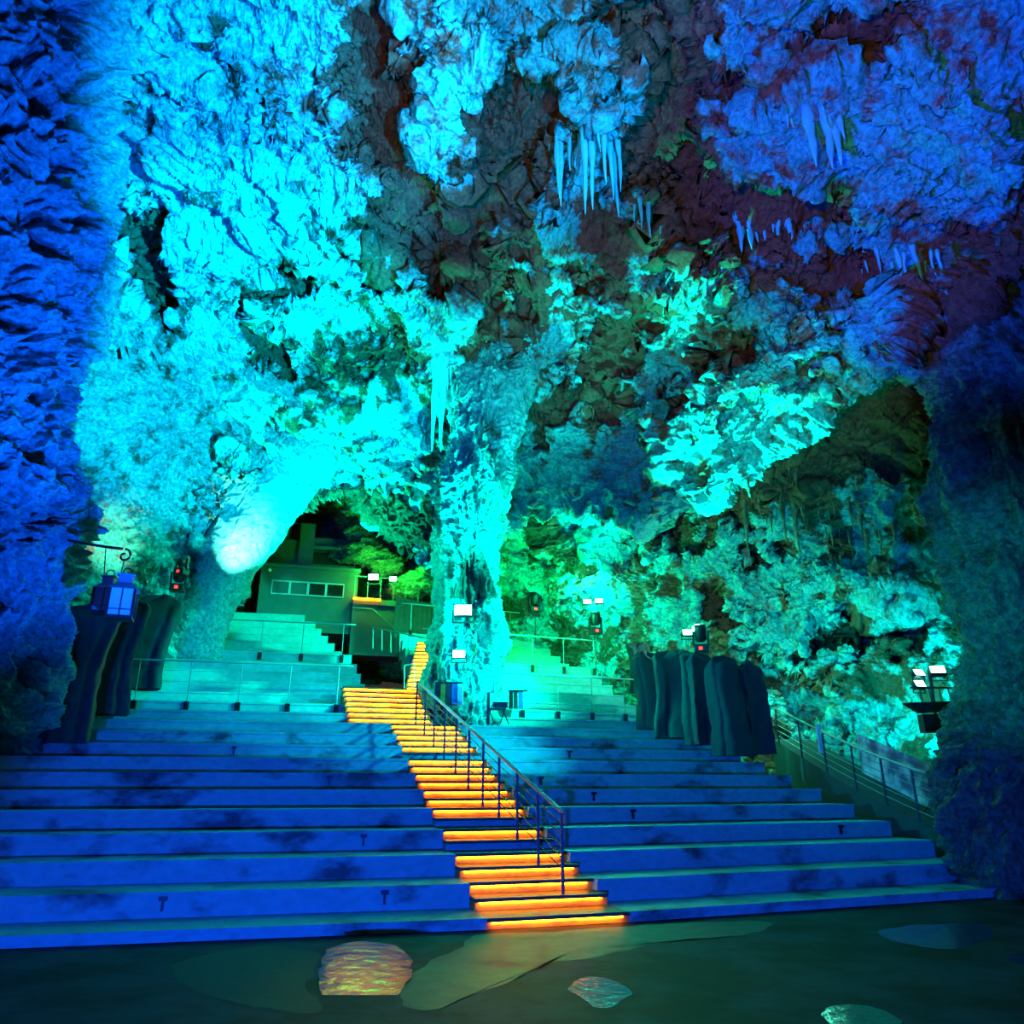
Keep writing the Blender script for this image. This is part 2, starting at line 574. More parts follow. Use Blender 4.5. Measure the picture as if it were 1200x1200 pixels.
VX = [-420, -120, 90, 200, 250, 275, 300, 330, 380, 420, 455, 505, 560, 620, 700, 800, 860, 930, 1000, 1100, 1200, 1330, 1600]
EDGE = {-420: 880, -120: 880, 90: 860, 200: 770, 250: 725, 275: 695, 300: 655, 330: 612, 380: 578, 420: 572, 455: 625, 505: 655,
        560: 640, 620: 600, 700: 600, 800: 595, 860: 560, 930: 505, 1000: 445, 1100: 392, 1200: 300, 1330: 260, 1600: 240}
EY = {-420: 17, -120: 19, 90: 22, 200: 24, 250: 25, 275: 25, 300: 25, 330: 25, 380: 25, 420: 24.5, 455: 24.5, 505: 24,
      560: 24, 620: 24.5, 700: 24, 800: 22, 860: 19.5, 930: 18, 1000: 16.5, 1100: 14, 1200: 11.8, 1330: 10.5, 1600: 9}
vault = []
for x in VX:
    e = EDGE[x]; ey = EY[x]
    r = lerp_tab(x, [600, 1200], [0, 1])
    Ys = [(-450, 7 - .5 * r), (-150, 9.5 - 1.5 * r), (60, 12.8 - 3.0 * r), (200, 16.2 - 5.2 * r)]
    c = [np.array([(x - 600) / 60.0, -6.0, 15.0]), ]
    for py, Y in Ys:
        if py > e - 90: py = e - 90
        c.append(at(x, py, Y))
    y0 = 200
    for f in (0.4, 0.72, 1.0):
        py = y0 + (e - y0) * f
        Yb = lerp_tab(f, [0, 1], [Ys[-1][1], ey]) + math.sin(f * PI) * 1.2
        c.append(at(x, py, Yb))
    c.append(at(x, e - 4, ey + 0.9))
    c.append(at(x, e - 22, ey + 3.5))
    c.append(at(x, e - 60, ey + 9))
    vault.append(c)

VF = [
    # gullies, with their unlit brown put into the colour too
    ([(445, -60), (440, 60), (450, 170), (475, 240), (455, 300)], 48, 1.8, 1.2),
    ([(500, 320), (560, 250), (620, 150), (630, 90)], 38, 1.6, 1.2),
    ([(560, 330), (560, 400)], 45, 0.8, 0.85),
    ([(770, 20), (780, 110), (770, 200), (800, 250)], 58, 2.0, 1.2),
    ([(860, 110), (920, 75), (1020, 40), (1060, 10)], 36, 1.6, 1.1),
    ([(800, 210), (880, 260), (960, 250)], 55, 1.5, 1.1),
    ([(560, 420), (640, 480), (720, 460)], 26, 0.8, 0.7),
    ([(680, 330), (740, 360), (700, 430)], 30, 0.6, 0.6),
    ([(600, 260), (650, 330), (600, 360)], 16, 0.5, 0.7),
    ([(790, 470), (850, 420), (880, 370)], 13, 0.9, 0.5),
    ([(905, 330), (960, 345), (1010, 330)], 24, 0.5, 0.6),
    ([(130, 262), (160, 280), (178, 350), (185, 395)], 26, 1.4, 1.0),
    ([(95, 400), (170, 400)], 14, 1.0, 0.3),
    ([(325, 305), (340, 335), (325, 345)], 20, 1.0, 0.5),
    ([(300, 350), (310, 400), (345, 440)], 14, 0.5, 0.75),
    ([(150, 90), (160, 60), (140, 30)], 9, 0.4, 0.7),
    ([(235, 30), (250, 60)], 12, 0.4, 0.7),
    ([(290, 110), (310, 150), (330, 190)], 10, 0.4, 0.6),
    # bulging masses
    ([(540, 60), (545, 170)], 55, -1.3, -0.2),
    ([(690, 90), (740, 60), (640, 60)], 40, -1.2, -0.2),
    ([(1080, 140), (1150, 200)], 80, -0.9, -0.1),
    ([(760, 520), (900, 440), (1030, 370)], 38, -1.5, -0.35),
    ([(840, 480), (960, 400)], 25, -0.6, -0.3),
    ([(700, 370), (860, 310)], 24, -0.8, -0.2),
    ([(260, 180), (200, 240), (260, 240)], 95, -0.6, -0.3),
    ([(440, 470), (380, 500), (490, 520)], 40, -0.5, -0.35),
    ([(310, 560), (280, 620)], 38, -1.0, -0.5),
    ([(370, 600), (440, 590), (490, 640)], 30, -0.2, 0.75),  # unlit brown of this mass put into its colour
]


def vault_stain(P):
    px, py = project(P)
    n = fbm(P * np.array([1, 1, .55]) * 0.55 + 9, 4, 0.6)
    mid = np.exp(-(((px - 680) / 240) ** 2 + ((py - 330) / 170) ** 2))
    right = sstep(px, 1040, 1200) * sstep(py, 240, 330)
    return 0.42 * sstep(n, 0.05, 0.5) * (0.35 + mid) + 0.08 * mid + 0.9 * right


vlt = patch('ceiling', vault, 1250, 900, M['rock'], VF, amp=0.95, flip=-1.0, seed=3.0, tone_fn=vault_stain, bed=-.55,
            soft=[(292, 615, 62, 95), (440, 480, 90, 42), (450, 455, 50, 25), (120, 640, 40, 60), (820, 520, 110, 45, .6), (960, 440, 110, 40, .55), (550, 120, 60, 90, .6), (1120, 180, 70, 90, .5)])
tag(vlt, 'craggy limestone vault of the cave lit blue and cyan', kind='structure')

# right-hand side wall, beyond the overhang
RX = [560, 600, 660, 720, 790, 850, 920, 990, 1060, 1120, 1180, 1300]
RYt = {560: 27, 600: 27, 660: 27, 720: 26.5, 790: 25, 850: 21, 920: 19, 990: 17.5, 1060: 15.5, 1120: 14.2, 1180: 13, 1300: 12}
RYm = {560: 30, 600: 30, 660: 29.5, 720: 29, 790: 27.5, 850: 25.5, 920: 24, 990: 22.5, 1060: 21, 1120: 19.5, 1180: 18, 1300: 16}
RYb = {560: 32, 600: 32, 660: 31.5, 720: 30, 790: 28, 850: 27, 920: 25.5, 990: 23.5, 1060: 21, 1120: 19, 1180: 17.5, 1300: 15.5}
EE = {560: 560, 600: 560, 660: 560, 720: 560, 790: 560, 850: 530, 920: 480, 990: 420, 1060: 380, 1120: 350, 1180: 300, 1300: 240}
rw = []
for x in RX:
    e = EE[x]
    yb = lerp_tab(x, [990, 1060], [960, 1040])
    c = [at(x, e - 40, RYt[x] + .5), at(x, e + 10, RYt[x] + 1.0), at(x, e + 70, (RYt[x] + RYm[x]) / 2 + .6), at(x, max(640, e + 120), RYm[x]),
         at(x, 720, RYm[x] * .4 + RYb[x] * .6), at(x, 800, RYb[x] - .2), at(x, 860, RYb[x]), at(x, yb, RYb[x] - .5)]
    rw.append(c)
RF = [
    ([(900, 800), (930, 812), (950, 815)], 26, 2.2, -0.3),
    ([(1010, 760), (1080, 730), (1110, 735)], 16, 1.6, 0.3),
    ([(930, 770), (990, 755), (1030, 745)], 13, 1.2, 0.6),  # undercut ledge, its shade put into the colour as well
    ([(1040, 800), (1100, 760), (1090, 840)], 60, 0.8, -0.4),
    ([(1000, 680), (1090, 660)], 30, -0.6, -0.3),
    ([(850, 690), (865, 720)], 24, 1.4, 0.6),
    ([(880, 650), (930, 640)], 12, 1.0, 0.6),
    ([(900, 560), (1000, 530), (1080, 500)], 34, 0.5, 0.5),
    ([(800, 630), (860, 610)], 20, 0.8, 0.7),
    ([(880, 740), (960, 700), (1040, 690)], 40, -0.7, -0.1),
    ([(700, 640), (760, 620)], 35, -0.8, -0.3),
    ([(635, 560), (640, 640), (670, 700)], 22, -0.6, 0.2),
]


def rw_tone(P):
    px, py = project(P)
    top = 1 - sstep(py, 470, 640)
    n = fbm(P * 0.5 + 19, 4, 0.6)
    return 0.35 * sstep(n, 0.0, 0.5) + 0.5 * top * sstep(px, 820, 900)  # random blotches, plus darker towards the upper right


wr = patch('wall_right', rw, 700, 560, M['rock'], RF, amp=0.75, flip=-1.0, seed=41.0, tone_fn=rw_tone, bed=-.4,
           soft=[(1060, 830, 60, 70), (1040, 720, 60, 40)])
tag(wr, kind='structure')

# far wall behind the booth
bw = []
for x in (60, 160, 260, 330, 400, 470, 540, 640):
    bw.append([at(x, 470, 33), at(x, 540, 37), at(x, 600, 41), at(x, 660, 42), at(x, 720, 42), at(x, 800, 42)])
wb = patch('wall_back', bw, 330, 220, M['rock_dark'], [], amp=1.1, flip=-1.0, seed=77.0)
tag(wb, kind='structure')


# foreground rock columns
def rib_left(P):
    Q = P + np.stack([fbm(P * .3 + 4, 2), fbm(P * .3 + 14, 2), fbm(P * .3 + 24, 2)], -1) * .6
    Rt = np.stack([Q[:, 0] * .8 + Q[:, 2] * .6, Q[:, 1], Q[:, 2] * .8 - Q[:, 0] * .6], -1)
    pits = sstep(fbm(Rt * np.array([2.2, 1.8, .9]) + 50, 3, .6), .22, .5)
    return 0.26 * (ridged(Rt * np.array([1.7, 1.2, 0.5]), 2, 0.6) - .8) - .55 * pits


lc = column('rock_column', [(905, -30, 12, 15.6), (868, -60, 30, 15.5), (840, -90, 44, 15.4), (790, -130, 60, 15.3), (740, -170, 62, 15.2),
                            (690, -200, 70, 15.0), (640, -230, 80, 14.8), (600, -250, 92, 14.6), (560, -260, 88, 14.3), (530, -260, 74, 14.1),
                            (480, -270, 68, 13.8), (430, -280, 72, 13.4), (380, -290, 84, 13.0), (330, -300, 104, 12.7), (260, -300, 114, 12.2),
                            (200, -310, 116, 11.8), (130, -330, 120, 11.2), (60, -340, 122, 10.6), (-40, -360, 130, 9.9), (-200, -400, 145, 9),
                            (-420, -460, 165, 7.6)],
            720, 900, M['rock_left'], depth=0.8, amp=0.42, seed=100.0, drip=0.5, rib=rib_left, bed=1.05)
tag(lc, 'massive blue-lit rock column rising at the far left edge, tapering to its foot', 'rock column')

rc = column('rock_column', [(1085, 1176, 1420, 14.0), (1040, 1160, 1400, 14.1), (990, 1138, 1390, 14.3), (940, 1118, 1380, 14.5), (880, 1118, 1370, 14.6),
                            (820, 1128, 1360, 14.6), (760, 1136, 1350, 14.5), (700, 1132, 1350, 14.4), (640, 1126, 1350, 14.2), (590, 1112, 1350, 14),
                            (540, 1105, 1360, 14.0), (480, 1105, 1380, 14.0), (420, 1105, 1400, 14.2), (360, 1110, 1430, 14.4), (290, 1120, 1480, 14.6)],
            600, 700, M['rock_right'], depth=0.7, amp=0.45, seed=140.0, drip=1.3, vert=.2,
            rib=lambda P: 0.26 * (ridged(P * np.array([1.1, 1.1, 0.16]) + 8, 3, .6) - .8))
tag(rc, 'broad greenish rock column standing at the right end of the seating rows', 'rock column')


def rib_pillar(P):
    return 0.16 * (ridged(P * np.array([2.6, 2.6, 0.30]) + 3.0, 2, 0.6) - .8)


def pil_tone(P):
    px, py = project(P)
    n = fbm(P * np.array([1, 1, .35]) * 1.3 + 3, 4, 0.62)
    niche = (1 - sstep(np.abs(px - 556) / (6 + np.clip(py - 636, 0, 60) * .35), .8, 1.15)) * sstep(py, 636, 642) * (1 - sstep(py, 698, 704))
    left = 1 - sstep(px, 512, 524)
    return 0.55 * sstep(n, .0, .6) + 0.9 * niche + 0.7 * left - .18  # random blotches, plus a darker niche and left flank


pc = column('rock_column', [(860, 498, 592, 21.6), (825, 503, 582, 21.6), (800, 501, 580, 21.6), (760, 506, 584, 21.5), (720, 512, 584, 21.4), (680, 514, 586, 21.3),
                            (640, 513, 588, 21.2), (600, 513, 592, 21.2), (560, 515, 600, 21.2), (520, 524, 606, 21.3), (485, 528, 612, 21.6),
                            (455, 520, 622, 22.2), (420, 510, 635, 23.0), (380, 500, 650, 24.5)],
            460, 700, M['rock_pillar'], depth=1.0, amp=0.34, seed=200.0, vert=.25, drip=1.0, tone_fn=pil_tone, rib=rib_pillar,
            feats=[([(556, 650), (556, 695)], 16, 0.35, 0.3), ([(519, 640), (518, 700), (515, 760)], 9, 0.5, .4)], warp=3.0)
tag(pc, 'tall calcite column in the middle of the hall, meeting the vault above the stairs', 'rock column')

fm = column('flowstone_mass', [(830, 185, 262, 24.6), (790, 187, 262, 24.5), (750, 190, 262, 24.4), (715, 205, 276, 24.4), (680, 224, 296, 24.3), (640, 243, 322, 24.2), (605, 256, 345, 24.2), (575, 270, 368, 24.3),
                               (545, 292, 392, 24.5), (520, 320, 410, 25.0), (500, 350, 420, 25.8)],
            260, 300, M['rock'], depth=.8, amp=0.16, seed=300.0, vert=.3, drip=1.0, tone_fn=lambda P: P[:, 0] * 0 - .25)
tag(fm, 'smooth flowstone cone left of the booth, burned white where its lamp strikes', 'rock')

# ------------------------------------------------------------------ floor
def concrete(name, light, dark, scale=1.2, thr=(0.40, 0.62), rough=0.55, streak=6.0):
    m, nt, b = new_mat(name)
    N = nt.nodes; L = nt.links
    tc = N.new('ShaderNodeTexCoord')
    mp = N.new('ShaderNodeMapping'); mp.inputs['Scale'].default_value = (1, 1, 1.8)
    L.new(tc.outputs['Object'], mp.inputs['Vector'])
    n1 = N.new('ShaderNodeTexNoise'); n1.inputs['Scale'].default_value = scale; n1.inputs['Detail'].default_value = 7
    n1.inputs['Roughness'].default_value = 0.6
    n2 = N.new('ShaderNodeTexNoise'); n2.inputs['Scale'].default_value = streak; n2.inputs['Detail'].default_value = 4
    L.new(mp.outputs[0], n1.inputs['Vector']); L.new(mp.outputs[0], n2.inputs['Vector'])
    rp = N.new('ShaderNodeValToRGB')
    rp.color_ramp.elements[0].position = thr[0]; rp.color_ramp.elements[0].color = (*dark, 1)
    rp.color_ramp.elements[1].position = thr[1]; rp.color_ramp.elements[1].color = (*light, 1)
    L.new(n1.outputs['Fac'], rp.inputs[0])
    rp2 = N.new('ShaderNodeValToRGB')
    rp2.color_ramp.elements[0].position = 0.3; rp2.color_ramp.elements[0].color = (.6, .6, .6, 1)
    rp2.color_ramp.elements[1].position = 0.7
    L.new(n2.outputs['Fac'], rp2.inputs[0])
    mx = N.new('ShaderNodeMix'); mx.data_type = 'RGBA'; mx.blend_type = 'MULTIPLY'; mx.inputs[0].default_value = .6
    L.new(rp.outputs[0], mx.inputs[6]); L.new(rp2.outputs[0], mx.inputs[7])
    L.new(mx.outputs[2], b.inputs['Base Color'])
    b.inputs['Roughness'].default_value = rough
    bp = N.new('ShaderNodeBump'); bp.inputs['Strength'].default_value = .35; bp.inputs['Distance'].default_value = .02
    L.new(n2.outputs['Fac'], bp.inputs['Height']); L.new(bp.outputs[0], b.inputs['Normal'])
    return m


M['concrete'] = concrete('worn_concrete', (0.10, 0.58, 0.60), (0.03, 0.09, 0.09), scale=.9, thr=(.35, .48))
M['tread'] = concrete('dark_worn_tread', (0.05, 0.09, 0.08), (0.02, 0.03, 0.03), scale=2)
M['concrete_clean'] = concrete('clean_concrete', (0.08, 0.58, 0.56), (0.05, 0.38, 0.36), scale=.7, thr=(.30, .55))
M['floor'] = concrete('wet_floor', (0.024, 0.042, 0.075), (0.006, 0.009, 0.018), scale=.9, thr=(.42, .58), rough=.7, streak=3)
M['floor'].node_tree.nodes['Principled BSDF'].inputs['Specular IOR Level'].default_value = .10
M['wet'] = simple('wet_rock_film', (0.02, 0.045, 0.04), rough=.14, bump=.55, bscale=6, spec=.25)
M['damp'] = simple('damp_floor_film', (0.015, 0.07, 0.062), rough=.55, bump=.5, bscale=4, spec=.15, var=.6)
M['steel'] = simple('galvanised_steel', (0.16, 0.36, 0.34), rough=.45, metal=.25)
M['dsteel'] = simple('dark_painted_steel', (0.04, 0.045, 0.05), rough=.5, metal=.2)
M['black'] = simple('black_housing', (0.012, 0.012, 0.014), rough=.45)
M['drape'] = simple('dark_drape_cloth', (0.022, 0.050, 0.055), rough=.85, var=.35, bscale=2.5, bump=.3)
M['booth'] = simple('painted_render', (0.10, 0.13, 0.12), rough=.7, var=.3, bscale=2.0, bump=.2)
M['glassdark'] = simple('dark_window_glass', (0.01, 0.015, 0.015), rough=.08, spec=.8)
M['glassfrost'] = simple('curtained_window_glass', (0.10, 0.14, 0.14), rough=.2)
M['frame'] = simple('pale_window_frame', (0.55, 0.58, 0.58), rough=.5)
M['orange_led'] = simple('amber_led_strip', (1, .5, .1), emit=(1.0, .27, .0), estr=32.0)
M['riser'] = concrete('amber_lit_riser', (0.85, 0.42, 0.02), (0.45, 0.16, 0.02), scale=2.2, thr=(.36, .52))  # amber glow of the strips put into the riser colour
M['red_led'] = simple('red_display', (1, .05, .03), emit=(1, .02, .02), estr=4.0)
M['white_lamp'] = simple('lamp_glow', (.8, 1, 1), emit=(.45, 1, .95), estr=25.0)
M['cyan_lamp'] = simple('cyan_lamp_glow', (.6, 1, 1), emit=(.30, 1, .9), estr=14.0)
M['wood'] = simple('brown_boarding', (0.20, 0.13, 0.07), rough=.7, var=.4, bscale=6)
M['paper'] = simple('white_notice', (.8, .8, .8), rough=.5)
M['lglass'] = simple('pale_lantern_glass', (0.55, 0.62, 0.66), rough=.15)

nf = 200
fx = np.linspace(-22, 26, nf); fy = np.linspace(-12, 40, nf)
FX, FY = np.meshgrid(fx, fy, indexing='ij')
FP = np.stack([FX, FY, FX * 0], -1).reshape(-1, 3)
FP[:, 2] = 0.0
fl = link('floor', grid_mesh('floor', FP, nf, nf), M['floor'])
tag(fl, kind='structure')

# ------------------------------------------------------------------ terraces
A17 = math.radians(17.0); AL = math.radians(12.7); AR = math.radians(21.0)
U = np.array([-math.sin(A17), math.cos(A17)])
DL = np.array([math.cos(AL), math.sin(AL)])
DR = np.array([math.cos(AR), math.sin(AR)])
D17 = np.array([math.cos(A17), math.sin(A17)])
P0 = np.array([-.32, 10.8])


def wid(s): return float(np.interp(s, [0, 3, 10], [1.95, 1.75, 1.7]))
def Q(s): return P0 + U * s
def R(s): return Q(s) + D17 * wid(s)
def aL(s): return 12.5 - .30 * s
def aR(s): return 7.75 - .08 * s


prof = []          # (s_front, s_back, z_top)
z = .13; s = 0.0
for m in range(12):
    prof.append((s, s + .9, z)); s += .9; z += .3
prof.append((s, 12.3, z))            # first cross aisle at z = 3.73
s = 12.3
for m in range(5):
    z += .4
    e = s + .75
    if m == 4: e = 17.2              # second cross aisle
    prof.append((s, e, z)); s = e
for m in range(6):
    z += .4
    e = s + .75
    if m == 5: e = s + 6.0
    prof.append((s, e, z)); s = e

left = thing('seating_terrace', (P0[0], P0[1], 0), 'long concrete seating terrace left of the amber stairs', 'seating terrace')
right = thing('seating_terrace', (R(0)[0], R(0)[1], 0), 'concrete seating terrace right of the amber stairs and the handrail', 'seating terrace')
WS0 = 9.3                            # where the wide flight begins


def xin(s):
    """inner (stair-side) offset of the left block"""
    if s < WS0: return 0.0
    if s < 11.8: return 1.0
    if s < 12.3: return 0.15
    return float(np.interp(s, [12.3, 17.2, 22], [.15, .55, 1.9]))


for k, (s0, s1, zt) in enumerate(prof):
    zb = (prof[k - 1][2] if k else 0) - .35
    zb = max(zb, -.1)
    for side in ('L', 'R'):
        if side == 'R' and k > 16 + 5: continue
        def quad(sa, sb, a_in_f):
            if side == 'L':
                i = a_in_f((sa + sb) / 2)
                return [Q(sa) - DL * aL(sa), Q(sa) - DL * i, Q(sb) - DL * i, Q(sb) - DL * aL(sb)]
            a1 = aR((sa + sb) / 2)
            return [R(sa), R(sa) + DR * a1, R(sb) + DR * a1, R(sb)]
        b = MB()
        segs = [(s0, s1)]
        if side == 'L' and s0 < WS0 < s1: segs = [(s0, WS0), (WS0, s1)]
        if side == 'L' and s0 < 11.8 < s1: segs = [(s0, 11.8), (11.8, s1)]
        for (sa, sb) in segs:
            q = quad(sa, sb, xin)
            b.prism(q, zb, zt - .05)
            # nosing slab a touch proud of the riser
            q2 = [q[0] - (U * .025 if sa == s0 else 0), q[1] - (U * .025 if sa == s0 else 0), q[2], q[3]]
            b.prism(q2, zt - .05, zt)
        b.build('seating_row', M['concrete'] if k < 10 else M['concrete_clean'], left if side == 'L' else right)

# ------------------------------------------------------------------ the amber staircase
stairs = thing('staircase', (P0[0], P0[1], 0), 'staircase with amber-lit risers climbing between the two seating terraces', 'staircase')
steps = []
for j in range(21):
    sj = .45 * j + (.15 if j else 0)
    sn = .45 * (j + 1) + .15
    lit = j not in (5, 7, 15)
    steps.append((Q(sj) - D17 * 0.0, R(sj), Q(sn), R(sn), .13 + .15 * (j - 1) if j else 0, .13 + .15 * j, lit))
# wide flight
zw = steps[-1][5]
s = 9.6
for j in range(7):
    sn = s + .35
    steps.append((Q(s) - D17 * 1.0, Q(s) + D17 * 1.15, Q(sn) - D17 * 1.0, Q(sn) + D17 * 1.15, zw, zw + .165, True))
    zw += .165; s = sn
# small landing then the narrow steep flight
n0 = np.array([at(493, 806, 23.2)[0], 23.2])
ud = np.array([-.06, .998]); dd = np.array([.998, .06])
steps.append((Q(s) - D17 * 1.0, Q(s) + D17 * 1.3, n0 - dd * .9, n0 + dd * .9, zw - .2, zw, False))
sc_ = 0.0
for j in range(13):
    a = n0 + ud * sc_; sc_ += .36; bq = n0 + ud * sc_
    steps.append((a - dd * .45, a + dd * .75, bq - dd * .45, bq + dd * .75, zw, zw + .175, True))
    zw += .175
ztop_st = zw
for (a, b_, c, d, z0, z1, lit) in steps:
    n = (c - a); n = n / np.linalg.norm(n)
    w_ = b_ - a; wl = np.linalg.norm(w_); w_ = w_ / wl
    mb = MB(); mb.prism([a, b_, d, c], z0 - .3, z1 - .045)
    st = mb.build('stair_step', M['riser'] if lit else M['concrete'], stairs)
    e = n * -.045
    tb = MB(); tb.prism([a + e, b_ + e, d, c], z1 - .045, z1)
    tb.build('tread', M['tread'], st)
    if lit:
        g0 = a + w_ * .06 - n * .012; g1 = b_ - w_ * .10 - n * .012
        lb = MB(); lb.prism([g0 - n * .022, g1 - n * .022, g1, g0], z1 - .066, z1 - .047)
        lb.build('light_strip', M['orange_led'], st)

# ------------------------------------------------------------------ handrail on the stairs
def stair_z(s):
    if s < .6: return .13
    j = int((s - .15) / .45 + 1e-6)
    return .13 + .15 * j


hr = thing('handrail', (Q(.6)[0] + 1.28, Q(.6)[1], stair_z(.6)), 'sloping steel handrail with thin mid wires along the amber stairs', 'handrail')
hp = []
ns_ = 11
for i in range(ns_):
    s_ = .72 + i * .86
    lat = 1.30 - .64 * i / (ns_ - 1)
    p = Q(s_) + D17 * lat
    hp.append((p[0], p[1], stair_z(s_)))
slope = [(p[0], p[1], .13 + .333 * (.72 + i * .86) + .98) for i, p in enumerate(hp)]
for i, p in enumerate(hp):
    MB().box(p[0] - .022, p[0] + .022, p[1] - .022, p[1] + .022, p[2] - .01, slope[i][2] - .01).build('post', M['dsteel'], hr)
tr = [Vector(slope[0]) + Vector((.05, -.16, -.16)), Vector(slope[0]) + Vector((.04, -.14, .0))] + [Vector(q) for q in slope]
MB().tube(tr, .030, 8).build('top_rail', M['steel'], hr, smooth=True)
for k in range(5):
    dz = .17 + .15 * k
    MB().tube([Vector(q) + Vector((0, -.0, -dz)) for q in slope], .009, 6).build('wire', M['dsteel'], hr)


# ------------------------------------------------------------------ aisle railings
def aisle_rail(side, s, z, a0, a1, n, label, h=1.0, group='terrace guard rails'):
    base = (lambda a: Q(s) - DL * a) if side == 'L' else (lambda a: R(s) + DR * a)
    off = -U * .035
    c = base(a0)
    t = thing('guard_rail', (c[0], c[1], z), label, 'railing')
    P_ = []
    for i in range(n):
        a = a0 + (a1 - a0) * i / (n - 1)
        p = base(a) + off
        P_.append(Vector((p[0], p[1], z + h)))
        po = MB().tube([(p[0], p[1], z - .22), (p[0], p[1], z + h)], .014, 6).build('post', M['steel'], t)
        MB().box(p[0] - .06, p[0] + .06, p[1] - .05, p[1] + .02, z - .26, z - .02).build('mounting_plate', M['black'], po)
    ex0 = P_[0] + (P_[0] - P_[1]) * .3; ex1 = P_[-1] + (P_[-1] - P_[-2]) * .3
    MB().tube([ex0] + P_ + [ex1], .024, 8).build('top_rail', M['steel'], t, smooth=True)


aisle_rail('L', 10.8, 3.73, 1.2, 7.4, 6, 'thin guard rail across the lower cross aisle left of the wide amber steps')
aisle_rail('L', 15.3, 5.73, .8, 7.2, 6, 'thin guard rail on the upper left terrace below the control booth')
aisle_rail('R', 10.8, 3.73, .1, 5.6, 6, 'thin guard rail across the lower cross aisle right of the central column')
aisle_rail('R', 15.3, 5.73, .5, 6.6, 6, 'thin guard rail half way up the right terrace, above the lower one')
aisle_rail('R', 18.8, 7.35, .3, 4.4, 4, 'thin guard rail along the topmost rows of the right terrace')

# short railings beside the upper stairs
t = thing('guard_rail', at(478, 812, 22.6), 'small gate-like rail beside the foot of the narrow upper stairs', 'railing')
for (xa, ya, yb) in ((474, 780, 812), (486, 778, 812)):
    MB().tube([at(xa, yb, 22.4), at(xa, ya, 22.4)], .02, 6).build('post', M['steel'], t)
MB().tube([at(474, 780, 22.4), at(486, 778, 22.4)], .02, 6).build('top_rail', M['steel'], t)
t = thing('guard_rail', at(490, 760, 27), 'balustrade at the head of the narrow amber stairs', 'railing')
bal = []
for i in range(7):
    x = 437 + i * 10.5; y = 738 + i * 2.2
    b0 = at(x, y + 22, 28.5 - i * .25); b1 = at(x, y - 3, 28.5 - i * .25)
    bal.append(b1)
    MB().tube([b0, b1], .018, 6).build('post', M['steel'], t)
MB().tube(bal, .025, 6).build('top_rail', M['steel'], t)


# ------------------------------------------------------------------ small dark brackets on the seat risers
def bracket(side, k, a, label, big=.7):
    s0, s1, zt = prof[k]
    p = (Q(s0) - DL * a) if side == 'L' else (R(s0) + DR * a)
    al = AL if side == 'L' else AR
    t = thing('riser_bracket', (p[0], p[1], zt), label, 'bracket', rz=al)
    Mx = Matrix.Translation(Vector((p[0], p[1], zt))) @ Matrix.Rotation(al, 4, 'Z')
    MB().box(-.07 * big, .07 * big, -.07, -.02, -.10, -.052, Mx).build('plate', M['black'], t)
    MB().box(-.02 * big, .02 * big, -.055, .0, -.22, -.09, Mx).build('stem', M['black'], t)


def near(side, px, k):
    """offset along row k that shows at photo column px"""
    best = None
    for a in np.linspace(.2, 11, 500):
        p = (Q(prof[k][0]) - DL * a) if side == 'L' else (R(prof[k][0]) + DR * a)
        qx, qy = project(np.array([[p[0], p[1], prof[k][2]]]))
        if best is None or abs(qx[0] - px) < best[0]: best = (abs(qx[0] - px), a)
    return best[1]


BR = [('L', 192, 1, 'dark T bracket far left on the second seat riser from the floor'), ('L', 452, 1, 'small dark bracket on the second seat riser near the amber stairs'),
      ('L', 427, 3, 'dark T bracket on the fourth left riser, nearest the stairs of its row'), ('L', 272, 4, 'dark T bracket on the left terrace, fifth riser, well away from the stairs'),
      ('L', 386, 6, 'narrow dark bracket on the seventh left riser'), ('L', 275, 8, 'small dark bracket high on the lower left terrace'),
      ('R', 983, 3, 'dark bracket on the right terrace, furthest right of all, fourth riser'), ('R', 741, 4, 'dark triangular bracket on the fifth riser right of the handrail'),
      ('R', 695, 5, 'faint dark bracket on the sixth riser just right of the handrail'), ('R', 667, 8, 'tall dark bracket on the upper part of the lower right terrace'),
      ('R', 633, 6, 'small dark bracket close behind the handrail on the right terrace')]
for side, px, k, lb in BR:
    bracket(side, k, near(side, px, k), lb)


